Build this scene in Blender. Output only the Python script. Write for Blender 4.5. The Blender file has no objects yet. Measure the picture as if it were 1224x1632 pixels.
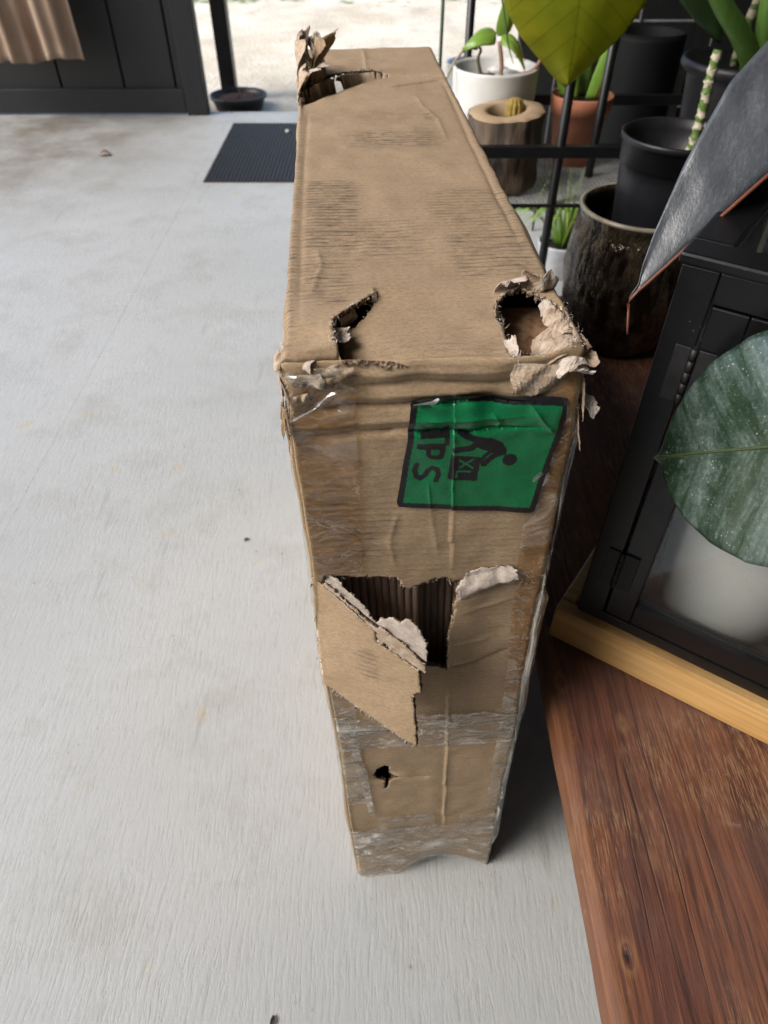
import bpy, bmesh, math, random
import numpy as np
from mathutils import Vector, Matrix
random.seed(7); rng = np.random.default_rng(7)
R = math.radians
sc = bpy.context.scene
col = sc.collection

# ------------------------------------------------------------------ camera, sky, sun, exposure
cam = bpy.data.cameras.new('camera'); camo = bpy.data.objects.new('camera', cam); col.objects.link(camo)
camo.location = (0, 0, 1.35); camo.rotation_euler = (R(90 - 44.1), 0, 0)
cam.sensor_fit = 'VERTICAL'; cam.sensor_height = 36; cam.lens = 36 * 1118 / 1632
cam.clip_start = 0.02; cam.clip_end = 500
cam.dof.use_dof = True; cam.dof.focus_distance = 0.66; cam.dof.aperture_fstop = 7.6
sc.camera = camo
world = bpy.data.worlds.new('World'); sc.world = world; world.use_nodes = True
wn = world.node_tree; sky = wn.nodes.new('ShaderNodeTexSky'); sky.sky_type = 'NISHITA'; sky.sun_disc = False
SUN_EL, SUN_AZ = 42, 247          # azimuth clockwise from +Y
sky.sun_elevation = R(SUN_EL); sky.sun_rotation = R(SUN_AZ); sky.air_density = 1.0; sky.dust_density = 2.6; sky.ozone_density = 0.8
bg = wn.nodes['Background']; wn.links.new(sky.outputs[0], bg.inputs[0]); bg.inputs[1].default_value = 0.15
sun = bpy.data.lights.new('sun', 'SUN'); suno = bpy.data.objects.new('sun', sun); col.objects.link(suno)
sun.energy = 1.5; sun.angle = R(30); sun.color = (1, .975, .94)
sd = Vector((math.sin(R(SUN_AZ)) * math.cos(R(SUN_EL)), math.cos(R(SUN_AZ)) * math.cos(R(SUN_EL)), math.sin(R(SUN_EL))))
suno.rotation_euler = sd.to_track_quat('Z', 'Y').to_euler()
sc.view_settings.view_transform = 'Standard'; sc.view_settings.look = 'None'; sc.view_settings.gamma = 1
sc.view_settings.exposure = 0.85
sc.cycles.use_denoising = True; sc.cycles.denoising_prefilter = 'NONE'; sc.cycles.use_adaptive_sampling = False; sc.cycles.max_bounces = 6; sc.cycles.diffuse_bounces = 3; sc.cycles.glossy_bounces = 3; sc.cycles.transparent_max_bounces = 12
sc.cycles.sample_clamp_indirect = 1.5; sc.cycles.caustics_reflective = False; sc.cycles.caustics_refractive = False

# ------------------------------------------------------------------ material helpers
class Mat:
    def __init__(s, name):
        s.m = bpy.data.materials.new(name); s.m.use_nodes = True; s.nt = s.m.node_tree; s.b = s.nt.nodes['Principled BSDF']; s.out = s.nt.nodes['Material Output']
        s._o = None
    def n(s, t, **k):
        x = s.nt.nodes.new(t)
        for a, v in k.items(): setattr(x, a, v)
        return x
    def put(s, sock, v):
        if isinstance(v, bpy.types.NodeSocket): s.nt.links.new(v, sock)
        elif isinstance(v, tuple) and len(v) == 3 and sock.type == 'RGBA': sock.default_value = (*v, 1)
        else: sock.default_value = v
    def obj(s):
        if s._o is None: s._o = s.n('ShaderNodeTexCoord')
        return s._o.outputs['Object']
    def uv(s):
        s.obj(); return s._o.outputs['UV']
    def scale(s, vec, sc3, loc=(0, 0, 0), rot=(0, 0, 0)):
        x = s.n('ShaderNodeMapping'); s.put(x.inputs['Vector'], vec); x.inputs['Scale'].default_value = sc3; x.inputs['Location'].default_value = loc; x.inputs['Rotation'].default_value = rot
        return x.outputs[0]
    def noise(s, vec, scale=5, detail=4, rough=.55, dist=0):
        x = s.n('ShaderNodeTexNoise'); s.put(x.inputs['Vector'], vec); x.inputs['Scale'].default_value = scale; x.inputs['Detail'].default_value = detail
        x.inputs['Roughness'].default_value = rough; x.inputs['Distortion'].default_value = dist
        return x.outputs['Fac']
    def voro(s, vec, scale=5, feature='F1'):
        x = s.n('ShaderNodeTexVoronoi', feature=feature); s.put(x.inputs['Vector'], vec); x.inputs['Scale'].default_value = scale
        return x.outputs['Distance']
    def ramp(s, fac, stops):
        x = s.n('ShaderNodeValToRGB'); s.put(x.inputs[0], fac); cr = x.color_ramp
        while len(cr.elements) < len(stops): cr.elements.new(.5)
        for e, (p, c) in zip(cr.elements, stops):
            e.position = p; e.color = (c, c, c, 1) if isinstance(c, (int, float)) else (*c, 1)
        return x.outputs[0]
    def mix(s, f, a, b, mode='MIX'):
        x = s.n('ShaderNodeMix', data_type='RGBA', blend_type=mode); s.put(x.inputs[0], f); s.put(x.inputs[6], a); s.put(x.inputs[7], b)
        return x.outputs[2]
    def math(s, op, a, b=0., c=None, clamp=False):
        x = s.n('ShaderNodeMath', operation=op, use_clamp=clamp); s.put(x.inputs[0], a); s.put(x.inputs[1], b)
        if c is not None: s.put(x.inputs[2], c)
        return x.outputs[0]
    def sep(s, vec):
        x = s.n('ShaderNodeSeparateXYZ'); s.put(x.inputs[0], vec); return x.outputs
    def smooth(s, v, a, b):
        x = s.n('ShaderNodeMapRange', interpolation_type='SMOOTHSTEP'); s.put(x.inputs[0], v); x.inputs[1].default_value = a; x.inputs[2].default_value = b
        return x.outputs[0]
    def rect(s, uv, u0, u1, v0, v1, soft=.01):
        x, y, _ = s.sep(uv)
        a = s.math('MULTIPLY', s.smooth(x, u0 - soft, u0 + soft), s.smooth(x, u1 + soft, u1 - soft))
        b = s.math('MULTIPLY', s.smooth(y, v0 - soft, v0 + soft), s.smooth(y, v1 + soft, v1 - soft))
        return s.math('MULTIPLY', a, b)
    def refl(s, normal=None, f0=.04):
        x = s.n('ShaderNodeLayerWeight'); x.inputs[0].default_value = .5
        if normal is not None: s.put(x.inputs['Normal'], normal)
        return s.math('ADD', f0, s.math('MULTIPLY', s.math('POWER', x.outputs['Facing'], 5.), 1 - f0))
    def bump(s, h, strength=.3, dist=.002, normal=None):
        x = s.n('ShaderNodeBump'); s.put(x.inputs['Height'], h); x.inputs['Strength'].default_value = strength; x.inputs['Distance'].default_value = dist
        if normal is not None: s.put(x.inputs['Normal'], normal)
        return x.outputs[0]
    def set(s, **k):
        names = dict(color='Base Color', rough='Roughness', metal='Metallic', normal='Normal', spec='Specular IOR Level', trans='Transmission Weight', alpha='Alpha',
                     coat='Coat Weight', coat_rough='Coat Roughness', sss='Subsurface Weight', ior='IOR', sheen='Sheen Weight')
        for a, v in k.items(): s.put(s.b.inputs[names[a]], v)
        return s.m

def simple(name, c, rough=.6, var=.25, scale=12, bump=.15, spec=.5, metal=0, stretch=(1, 1, 1), bdist=.002):
    m = Mat(name); o = m.scale(m.obj(), stretch)
    n1 = m.noise(o, scale, 5, .6); n2 = m.noise(o, scale * 9, 3)
    lo = tuple(v * (1 - var) for v in c); hi = tuple(min(1, v * (1 + var)) for v in c)
    cc = m.mix(m.ramp(n1, [(.3, 0), (.7, 1)]), lo, hi)
    return m.set(color=cc, rough=m.math('ADD', rough - .08, m.math('MULTIPLY', n1, .16)), normal=m.bump(m.math('ADD', n1, m.math('MULTIPLY', n2, .4)), bump, bdist), spec=spec, metal=metal)

# ------------------------------------------------------------------ mesh helpers
def link(name, me, mats, parent=None):
    o = bpy.data.objects.new(name, me); col.objects.link(o)
    for m in (mats if isinstance(mats, (list, tuple)) else [mats]): me.materials.append(m)
    if parent is not None: o.parent = parent
    return o
def tag(o, label, cat, group=None):
    o['label'] = label; o['category'] = cat
    if group: o['group'] = group
    return o
def struct(o): o['kind'] = 'structure'; return o
def empty(name, loc=(0, 0, 0), rz=0, label=None, cat=None, group=None):
    o = bpy.data.objects.new(name, None); col.objects.link(o); o.location = loc; o.rotation_euler = (0, 0, rz); o.empty_display_size = .05
    if label: tag(o, label, cat, group)
    return o
def smoothme(me):
    me.polygons.foreach_set('use_smooth', np.ones(len(me.polygons), bool)); me.update()
def mesh(name, V, F, mats, parent=None, smooth=False, mi=None, uv=None):
    me = bpy.data.meshes.new(name); me.from_pydata([tuple(map(float, v)) for v in V], [], [tuple(map(int, f)) for f in F])
    if mi is not None: me.polygons.foreach_set('material_index', np.asarray(mi, dtype=np.int32))
    if uv is not None:
        l = me.uv_layers.new(name='UVMap'); vi = np.zeros(len(me.loops), np.int32); me.loops.foreach_get('vertex_index', vi)
        l.data.foreach_set('uv', np.asarray(uv, np.float32)[vi].ravel())
    o = link(name, me, mats, parent)
    if smooth: smoothme(me)
    return o
def box(name, lo, hi, mat, parent=None, bev=.003, seg=2, rot=None, piv=None):
    bm = bmesh.new(); bmesh.ops.create_cube(bm, size=1)
    c = [(a + b) / 2 for a, b in zip(lo, hi)]; d = [b - a for a, b in zip(lo, hi)]
    for v in bm.verts: v.co = Vector((v.co.x * d[0] + c[0], v.co.y * d[1] + c[1], v.co.z * d[2] + c[2]))
    if bev: bmesh.ops.bevel(bm, geom=bm.edges[:], offset=min(bev, min(d) * .4), segments=seg, affect='EDGES', profile=.5)
    if rot: bm.transform(Matrix.Translation(Vector(piv or c)) @ rot @ Matrix.Translation(-Vector(piv or c)))
    me = bpy.data.meshes.new(name); bm.to_mesh(me); bm.free()
    return link(name, me, mat, parent)
def lathe(name, prof, mat, parent=None, seg=48, loc=(0, 0, 0), disp=None, smooth=True, cap=True):
    V = []; F = []
    for r, z in prof:
        for k in range(seg):
            a = 2 * math.pi * k / seg; V.append([r * math.cos(a), r * math.sin(a), z])
    V = np.array(V)
    if disp is not None: V = disp(V)
    V = V + np.array(loc)
    for i in range(len(prof) - 1):
        for k in range(seg):
            a, b = i * seg + k, i * seg + (k + 1) % seg
            F.append((a, b, b + seg, a + seg))
    if cap != 'none': F.append(tuple(range(seg))[::-1])
    if cap is True: F.append(tuple(len(prof) * seg - seg + k for k in range(seg)))
    o = mesh(name, V, F, mat, parent, smooth)
    me = o.data
    if cap is True: me.polygons[len(F) - 1].use_smooth = False; me.polygons[len(F) - 2].use_smooth = False
    return o
def tube(name, pts, rad, mat, parent=None, seg=10, smooth=True, sub=1):
    pts = [Vector(p) for p in pts]
    if not isinstance(rad, (list, tuple)): rad = [rad] * len(pts)
    if sub > 1:
        P = []; Q = []
        for i in range(len(pts) - 1):
            p0 = pts[max(i - 1, 0)]; p1 = pts[i]; p2 = pts[i + 1]; p3 = pts[min(i + 2, len(pts) - 1)]
            for k in range(sub):
                t = k / sub
                P.append(.5 * ((2 * p1) + (p2 - p0) * t + (2 * p0 - 5 * p1 + 4 * p2 - p3) * t * t + (3 * p1 - p0 - 3 * p2 + p3) * t ** 3)); Q.append(rad[i] * (1 - t) + rad[i + 1] * t)
        P.append(pts[-1]); Q.append(rad[-1]); pts, rad = P, Q
    V = []; F = []; up = Vector((.3, .2, 1)).normalized()
    for i, p in enumerate(pts):
        d = (pts[min(i + 1, len(pts) - 1)] - pts[max(i - 1, 0)]).normalized()
        a = d.cross(up)
        if a.length < .05: a = d.cross(Vector((1, 0, 0)))
        a.normalize(); b = d.cross(a)
        for k in range(seg):
            th = 2 * math.pi * k / seg; V.append(p + (a * math.cos(th) + b * math.sin(th)) * rad[i])
    for i in range(len(pts) - 1):
        for k in range(seg):
            a, b = i * seg + k, i * seg + (k + 1) % seg; F.append((a, b, b + seg, a + seg))
    F.append(tuple(range(seg))[::-1]); F.append(tuple((len(pts) - 1) * seg + k for k in range(seg)))
    return mesh(name, V, F, mat, parent, smooth)
def vn(P, scale, seed=0):           # value noise, -1..1, any array of points (N,3)
    Q = np.asarray(P, float) * scale + seed * 17.31; i = np.floor(Q); f = Q - i; f = f * f * (3 - 2 * f); out = np.zeros(len(Q))
    for a in (0, 1):
        for b in (0, 1):
            for c in (0, 1):
                h = np.sin((i[:, 0] + a) * 127.1 + (i[:, 1] + b) * 311.7 + (i[:, 2] + c) * 74.7 + seed * 3.1) * 43758.5453
                h = h - np.floor(h)
                out += h * (f[:, 0] if a else 1 - f[:, 0]) * (f[:, 1] if b else 1 - f[:, 1]) * (f[:, 2] if c else 1 - f[:, 2])
    return out * 2 - 1
def fbm(P, scale, seed=0, oct=3):
    return sum(vn(P, scale * 2.1 ** k, seed + k) * .5 ** k for k in range(oct))

# ------------------------------------------------------------------ materials of the place
def floor_mat():
    m = Mat('painted_floor'); o = m.obj()
    wv = m.noise(o, 3, 2); wob = m.n('ShaderNodeVectorMath', operation='ADD'); m.put(wob.inputs[0], o)
    sc_ = m.n('ShaderNodeVectorMath', operation='SCALE'); cmb = m.n('ShaderNodeCombineXYZ'); m.put(cmb.inputs[0], wv); m.put(sc_.inputs[0], cmb.outputs[0]); sc_.inputs['Scale'].default_value = .045
    m.put(wob.inputs[1], sc_.outputs[0]); q = wob.outputs[0]
    g1 = m.noise(m.scale(q, (150, 17, 1)), 1, 4, .7, .5); g2 = m.noise(m.scale(q, (420, 50, 1)), 1, 2, .6)
    grain = m.math('ADD', m.ramp(g1, [(.30, 0), (.5, .8), (.62, 1)]), m.math('MULTIPLY', g2, .35))
    pits = m.ramp(m.voro(m.scale(q, (60, 22, 1)), 1), [(.0, 0), (.10, 1)])
    pm = m.ramp(m.noise(o, 9, 3), [(.50, 0), (.58, 1)])
    pit = m.mix(pm, (1, 1, 1), pits)
    big = m.noise(o, 1.1, 5, .65); st = m.noise(o, 4.5, 6, .7)
    c = m.mix(m.ramp(big, [(.3, 0), (.7, 1)]), (.395, .406, .398), (.470, .482, .473))
    dirt = m.math('MULTIPLY', m.ramp(st, [(.49, 0), (.66, 1)]), .50)
    c = m.mix(dirt, c, (.33, .33, .30))
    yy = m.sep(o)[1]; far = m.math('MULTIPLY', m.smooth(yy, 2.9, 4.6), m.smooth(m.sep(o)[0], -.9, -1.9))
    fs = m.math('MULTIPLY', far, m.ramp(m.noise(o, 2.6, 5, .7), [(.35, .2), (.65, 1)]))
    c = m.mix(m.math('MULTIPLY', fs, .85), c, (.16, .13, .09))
    sp = m.ramp(m.voro(o, 30), [(.0, 1), (.07, 1), (.12, 0)]); spm = m.ramp(m.noise(o, 9, 3), [(.57, 0), (.63, 1)])
    c = m.mix(m.math('MULTIPLY', m.math('MULTIPLY', sp, spm), .6), c, (.13, .12, .10))
    ys = m.ramp(m.noise(o, 11, 2, .4), [(.70, 0), (.74, 1)]); c = m.mix(m.math('MULTIPLY', ys, .35), c, (.45, .36, .18))
    lines = m.ramp(m.noise(m.scale(o, (30, 2.6, 1), rot=(0, 0, .22)), 1, 2, .5), [(.69, 0), (.73, 1)])
    c = m.mix(m.math('MULTIPLY', lines, .3), c, (.22, .21, .19))
    c = m.mix(m.math('MULTIPLY', m.ramp(g1, [(.28, 1), (.43, 0)]), .30), c, (.25, .25, .24))
    h = m.math('MULTIPLY', grain, m.ramp(pit, [(0, .2), (1, 1)]))
    return m.set(color=c, rough=m.math('ADD', .42, m.math('MULTIPLY', st, .2)), normal=m.bump(m.math('MULTIPLY', h, m.ramp(m.noise(o, 2.3, 4, .6), [(.35, .35), (.65, 1)])), .45, .0019), spec=.35)
def gravel_mat():
    m = Mat('pale_gravel'); o = m.obj()
    a = m.noise(o, .9, 6, .7); b = m.voro(o, 30); g = m.noise(m.scale(o, (1, .35, 1)), 1.7, 5, .7)
    c = m.mix(m.ramp(a, [(.35, 0), (.65, 1)]), (.60, .52, .39), (.84, .78, .65)); c = m.mix(m.ramp(g, [(.5, 0), (.7, .6)]), c, (.46, .39, .31))
    grass = m.ramp(m.math('ADD', m.noise(o, 2.2, 5, .7), m.math('MULTIPLY', m.smooth(m.sep(o)[1], 8.6, 12), .35)), [(.72, 0), (.8, 1)])
    c = m.mix(grass, c, (.10, .18, .04))
    return m.set(color=c, rough=.95, spec=.1, normal=m.bump(m.math('ADD', b, a), .25, .03))
M_floor = floor_mat(); M_gravel = gravel_mat()
M_black = simple('black_paint', (.012, .012, .0125), .42, .35, 30, .12)
M_gate = simple('black_stained_timber', (.009, .0096, .0102), .6, .4, 14, .3, stretch=(6, 1, .5))
M_metal = simple('black_powder_coat', (.008, .008, .009), .38, .3, 40, .1)
M_mat = None

# ------------------------------------------------------------------ the setting
g = mesh('ground', [(-80, -60, -.10), (80, -60, -.10), (80, 140, -.10), (-80, 140, -.10)], [(0, 1, 2, 3)], M_gravel); struct(g)
fl = struct(box('floor', (-4.2, -2.2, -.099), (3.0, 5.26, -.022), simple('concrete_slab', (.35, .34, .32), .9), bev=.004))
xs = [-4.2, -2.24, -1.02, .20, 1.42, 3.0]
for i in range(5):
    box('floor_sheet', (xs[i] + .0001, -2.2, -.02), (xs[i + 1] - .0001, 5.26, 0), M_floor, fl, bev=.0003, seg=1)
shade_roof = struct(box('shade_roof', (-1.45, -2.3, 3.50), (3.1, 6.1, 3.62), simple('shade_roof_boards', (.16, .13, .10), .8), bev=.01))  # unseen roof, added and sized to block light from above and the right
hw = struct(box('shade_wall', (-4.2, -2.3, -.02), (3.0, -2.15, 3.49), simple('shade_wall_siding', (.42, .41, .39), .7), bev=.01))  # unseen wall behind the camera, added to block and bounce light
sw = box('dark_wall', (1.75, -2.1, 0.0), (1.87, 5.2, 3.49), M_gate, bev=.01); tag(sw, 'black timber side wall at the right, behind the plants', 'wall')

# far gate: black timber leaf of vertical boards in a frame
gate = empty('timber_gate', (-1.9, 5.2, 0), 0, 'black timber gate leaf with vertical boards, standing behind the hanging brown cloth', 'gate')
def gx(x): return x + 1.9
bx = [-2.95, -2.52, -2.10, -1.69, -1.355, -1.30]
for i in range(5): box('board', (gx(bx[i]) + .006, .02, .10), (gx(bx[i + 1]) - .006, .045, 1.9), M_gate, gate, .006)
box('backing', (gx(-2.95), .046, .05), (gx(-1.305), .056, 1.85), M_gate, gate, .002)
box('bottom_rail', (gx(-2.95), -.015, .012), (gx(-1.305), .045, .150), M_gate, gate, .005)
box('top_rail', (gx(-2.95), -.015, 1.8), (gx(-1.305), .055, 1.94), M_gate, gate, .005)
box('stile', (gx(-1.30), -.03, .0), (gx(-1.165), .065, 1.96), M_gate, gate, .006)
box('stile', (gx(-3.09), -.03, .0), (gx(-2.955), .065, 1.96), M_gate, gate, .006)
post = box('gate_post', (-1.215, 5.95, -.10), (-1.105, 6.06, 3.49), M_black, bev=.006); tag(post, 'black square post beyond the gate, beside the low black planter', 'post')

# cloth in front of the gate
def cloth():
    nu, nv = 60, 40; V = []
    for j in range(nv + 1):
        for i in range(nu + 1):
            u, v = i / nu, j / nv; x = -2.62 + u * .80
            z = .355 + v * 1.3 + .012 * math.sin(u * 17) * (1 - v) - .012 * math.sin(u * 5)
            V.append((x - .025 * v * u, 4.93 + .035 * math.sin(u * 21 + .8 * v) + .02 * math.sin(u * 47 + 2 * v) * (1 - .3 * v), z))
    F = [(j * (nu + 1) + i, j * (nu + 1) + i + 1, (j + 1) * (nu + 1) + i + 1, (j + 1) * (nu + 1) + i) for j in range(nv) for i in range(nu)]
    m = Mat('brown_cloth'); o = m.obj(); n_ = m.noise(m.scale(o, (1, 1, .3)), 9, 4); w = m.noise(o, 500, 2)
    mm = m.set(color=m.mix(m.ramp(n_, [(.35, 0), (.65, 1)]), (.25, .17, .115), (.39, .28, .195)), rough=.9, spec=.1, normal=m.bump(w, .3, .001), sheen=.2)
    o = mesh('hanging_cloth', V, F, mm, None, True)
    s = o.modifiers.new('thick', 'SOLIDIFY'); s.thickness = .004
    return tag(o, 'light brown cloth hanging in front of the black gate', 'cloth')
cloth()

# mat
def doormat():
    root = empty('door_mat', (-.42, 4.46, .001), 0, 'black ribbed rubber mat lying on the grey floor behind the box', 'mat')
    m = Mat('black_rubber'); o = m.obj(); n_ = m.noise(o, 20, 4)
    mm = m.set(color=m.mix(n_, (.012, .012, .014), (.030, .031, .035)), rough=.65, normal=m.bump(m.noise(o, 160, 2), .3, .001))
    box('backing', (-.55, -.53, 0), (.55, .52, .006), mm, root, .002)
    for k in range(52):
        x = -.54 + k * .0208
        box('rib', (x, -.522, .0062), (x + .0125, .512, .0105), mm, root, .002, 1)
doormat()

# low planter beyond the gate post
def low_planter():
    root = empty('low_planter', (-1.05, 5.72, -.099), 0, 'shallow round black planter with brown soil beside the gate post', 'planter')
    lathe('bowl', [(.14, 0), (.165, .005), (.19, .075), (.205, .08), (.205, .095), (.193, .097), (.183, .08), (.17, .06), (.05, .055)], M_black, root, 40)
    m = simple('brown_soil', (.10, .055, .04), .95, .5, 40, .9, bdist=.02)
    lathe('soil', [(.178, .058), (.16, .066), (.10, .074), (.03, .07)], m, root, 40, disp=lambda V: V + np.c_[np.zeros((len(V), 2)), fbm(V, 30, 3) * .006])
    tube('stem', [(0, 0, .06), (.015, .01, .10), (.0, .02, .14)], [.006, .005, .003], simple('dry_stem', (.14, .09, .06)), root, 8)
low_planter()

# ------------------------------------------------------------------ BENCH
def bench_mat(name, axis_edge=.0):
    m = Mat(name); o = m.obj()
    w = m.noise(m.scale(o, (1.6, .5, 1)), 2.5, 3); cb = m.n('ShaderNodeCombineXYZ'); m.put(cb.inputs[0], m.math('MULTIPLY', m.math('SUBTRACT', w, .5), .035)); ad = m.n('ShaderNodeVectorMath', operation='ADD'); m.put(ad.inputs[0], o); m.put(ad.inputs[1], cb.outputs[0]); q = ad.outputs[0]
    s1 = m.noise(m.scale(q, (17, 1.3, 17)), 1, 6, .75); s2 = m.noise(m.scale(q, (150, 5, 150)), 1, 6, .78); s3 = m.noise(m.scale(q, (560, 30, 560)), 1, 3, .7)
    c = m.ramp(s1, [(.30, (.045, .020, .017)), (.44, (.110, .043, .031)), (.56, (.150, .055, .033)), (.72, (.24, .090, .040))])
    c = m.mix(m.math('MULTIPLY', m.ramp(s2, [(.40, 1), (.53, 0)]), .75), c, (.034, .017, .013))
    c = m.mix(m.math('MULTIPLY', m.ramp(s2, [(.54, 0), (.66, 1)]), .5), c, (.27, .12, .06))
    wear = m.ramp(m.noise(o, 5.5, 4, .65), [(.46, 0), (.58, 1)]); fine = m.ramp(s3, [(.50, 0), (.58, 1)])
    c = m.mix(m.math('MULTIPLY', m.math('MULTIPLY', wear, fine), .55), c, (.40, .25, .13))
    # worn, bare orange strip along the long edge where the stain has rubbed off
    ex_ = m.math('ADD', m.sep(o)[0], m.math('MULTIPLY', m.math('SUBTRACT', m.noise(m.scale(o, (1, 1, 1)), 13, 5, .7), .5), .05))
    eg = m.smooth(ex_, .022, .016); c = m.mix(m.math('MULTIPLY', eg, .7), c, m.ramp(s2, [(.3, (.12, .045, .018)), (.7, (.24, .10, .04))]))
    sheen_tint = m.ramp(m.noise(o, 4, 3, .5), [(.45, 0), (.7, 1)]); c = m.mix(m.math('MULTIPLY', sheen_tint, .6), c, (.155, .100, .086))  # greyish sheen patches painted into the wood colour
    kn = m.voro(m.scale(q, (14, 7, 1)), 1); kd = m.ramp(m.math('ADD', kn, m.math('MULTIPLY', s3, .06)), [(.05, 1), (.10, 0)]); c = m.mix(m.math('MULTIPLY', kd, .9), c, (.012, .008, .007))
    c = m.mix(m.math('MULTIPLY', m.ramp(kn, [(.08, 0), (.10, 1), (.16, 0)]), .35), c, (.33, .19, .085))
    crk = m.math('MULTIPLY', m.smooth(m.math('ABSOLUTE', m.math('SUBTRACT', m.noise(m.scale(q, (12, .35, 12)), 1, 1, .4), .5)), .007, .002), m.ramp(m.noise(m.scale(o, (3, 1.2, 3)), 3, 3), [(.45, 0), (.55, 1)]))
    c = m.mix(m.math('MULTIPLY', crk, .5), c, (.028, .016, .014))
    scf = m.math('MULTIPLY', m.ramp(m.noise(m.scale(o, (26, 40, 26), rot=(0, 0, .5)), 1, 5, .8), [(.60, 0), (.68, 1)]), m.ramp(m.noise(o, 6, 3), [(.50, 0), (.62, 1)]))
    c = m.mix(m.math('MULTIPLY', scf, .65), c, (.32, .24, .20))
    h = m.math('ADD', m.math('MULTIPLY', s2, .5), m.math('ADD', m.math('MULTIPLY', s3, .5), m.math('ADD', m.math('MULTIPLY', kd, -1.5), m.math('MULTIPLY', crk, -.6))))
    return m.set(color=c, rough=m.math('ADD', .40, m.math('MULTIPLY', s2, .25)), normal=m.bump(h, .6, .0018), spec=.4)
def bench():
    root = empty('wooden_bench', (.226, 0, 0), 0, 'reddish brown varnished slab bench on black legs, carrying the glass cabinet', 'bench')
    bm = bmesh.new(); nx, ny = 40, 150; x0, x1, y0, y1 = 0, .66, -.05, 1.67
    m = bench_mat('worn_red_varnish')
    P = []
    for j in range(ny + 1):
        for i in range(nx + 1):
            P.append((x0 + (x1 - x0) * i / nx, y0 + (y1 - y0) * j / ny))
    P = np.array(P); P3 = np.c_[P, np.zeros(len(P))]
    ins = np.minimum(P[:, 0] - x0, x1 - P[:, 0])
    zt = .5 + .0012 * fbm(P3 * np.array([3, .6, 1]), 6, 2)
    edge = np.clip(1 - ins / .006, 0, 1); zt -= .002 * edge ** 2
    dx = .0007 * fbm(np.c_[np.zeros(len(P)), P[:, 1], np.zeros(len(P))], 9, 5) * (P[:, 0] < .3)
    V = np.c_[P[:, 0] + dx * np.clip(1 - ins / .05, 0, 1), P[:, 1], zt]
    n = nx + 1; F = [(j * n + i, j * n + i + 1, (j + 1) * n + i + 1, (j + 1) * n + i) for j in range(ny) for i in range(nx)]
    rim = [i for i in range(nx)] + [j * n + nx for j in range(ny)] + [ny * n + i for i in range(nx, 0, -1)] + [j * n for j in range(ny, 0, -1)]
    base = len(V); lo = V[rim].copy(); lo[:, 2] = .462 + .002 * fbm(lo, 7, 9); mid = V[rim].copy(); mid[:, 2] = .482; mid[:, 0] -= np.where(mid[:, 0] < .3, .0008, 0)
    V = np.vstack([V, mid, lo]); k = len(rim)
    for i in range(k):
        j = (i + 1) % k; F.append((rim[i], base + i, base + j, rim[j])); F.append((base + i, base + k + i, base + k + j, base + j))
    F.append(tuple(base + k + i for i in range(k))[::-1] )
    sl = mesh('slab', V, F, m, root, True); pl = np.ones(len(F), bool); pl[nx * ny:] = False; sl.data.polygons.foreach_set('use_smooth', pl)
    for y in (.02, 1.52):
        for x in (.035, .58): box('leg', (x, y, 0), (x + .05, y + .05, .459), M_metal, root, .004)
        box('crossbar', (.086, y + .005, .400), (.579, y + .045, .4585), M_metal, root, .004)
bench()

# ------------------------------------------------------------------ CARDBOARD BOX
W, HB, L, RB, KX = .235, 1.068, 1.054, .006, -.0322
def cardboard(name, tone=1., scuffs=(), flute=1., fade=None):
    m = Mat(name); uv = m.uv()
    big = m.noise(uv, 7, 6, .7); fib = m.noise(m.scale(uv, (190, 420, 1)), 1, 4, .8); sp = m.noise(uv, 620, 2, .8)
    c1 = tuple(v * tone for v in (.335, .238, .145)); c2 = tuple(v * tone for v in (.43, .315, .20))
    c = m.mix(m.ramp(big, [(.3, 0), (.7, 1)]), c1, c2)
    c = m.mix(m.math('MULTIPLY', m.ramp(fib, [(.40, 1), (.56, 0)]), .36), c, (.13, .08, .045))
    c = m.mix(m.math('MULTIPLY', m.ramp(sp, [(.54, 0), (.66, 1)]), .32), c, (.56, .44, .31))
    x, y, _ = m.sep(uv)
    yw = m.math('ADD', y, m.math('MULTIPLY', m.noise(m.scale(uv, (9, 40, 1)), 1, 2), .0030))
    fl_ = m.math('SINE', m.math('MULTIPLY', yw, 2 * math.pi / .0078))
    tot = None
    for (u0, u1, v0, v1, soft, amt) in scuffs:
        k = m.math('MULTIPLY', m.rect(uv, u0, u1, v0, v1, soft), amt); tot = k if tot is None else m.math('MAXIMUM', tot, k)
    if tot is not None:
        br = m.noise(m.scale(uv, (22, 160, 1)), 1, 5, .75); ln = m.math('MULTIPLY', m.smooth(fl_, .1, 1.), m.ramp(br, [(.42, 0), (.62, 1)])); ln = m.math('MULTIPLY', ln, m.ramp(fib, [(.35, .35), (.6, 1)]))
        ln = m.math('ADD', ln, m.math('MULTIPLY', m.ramp(m.noise(m.scale(uv, (1, 1.6, 1)), 60, 5, .75), [(.42, 0), (.70, 1)]), .62))
        c = m.mix(m.math('MULTIPLY', tot, ln, clamp=True), c, (.072, .056, .047))
    faint = m.math('MULTIPLY', m.ramp(m.noise(m.scale(uv, (10, 60, 1)), 1, 4, .7), [(.50, 0), (.70, 1)]), m.smooth(fl_, 0, 1))
    c = m.mix(m.math('MULTIPLY', faint, .30), c, (.12, .085, .055))
    h = m.math('ADD', m.math('MULTIPLY', fl_, .06 * flute), m.math('ADD', m.math('MULTIPLY', fib, .25), m.math('MULTIPLY', m.noise(uv, 45, 4, .6), .22)))
    return m.set(color=c, rough=.82, spec=.22, normal=m.bump(h, .40, .0016))
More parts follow.
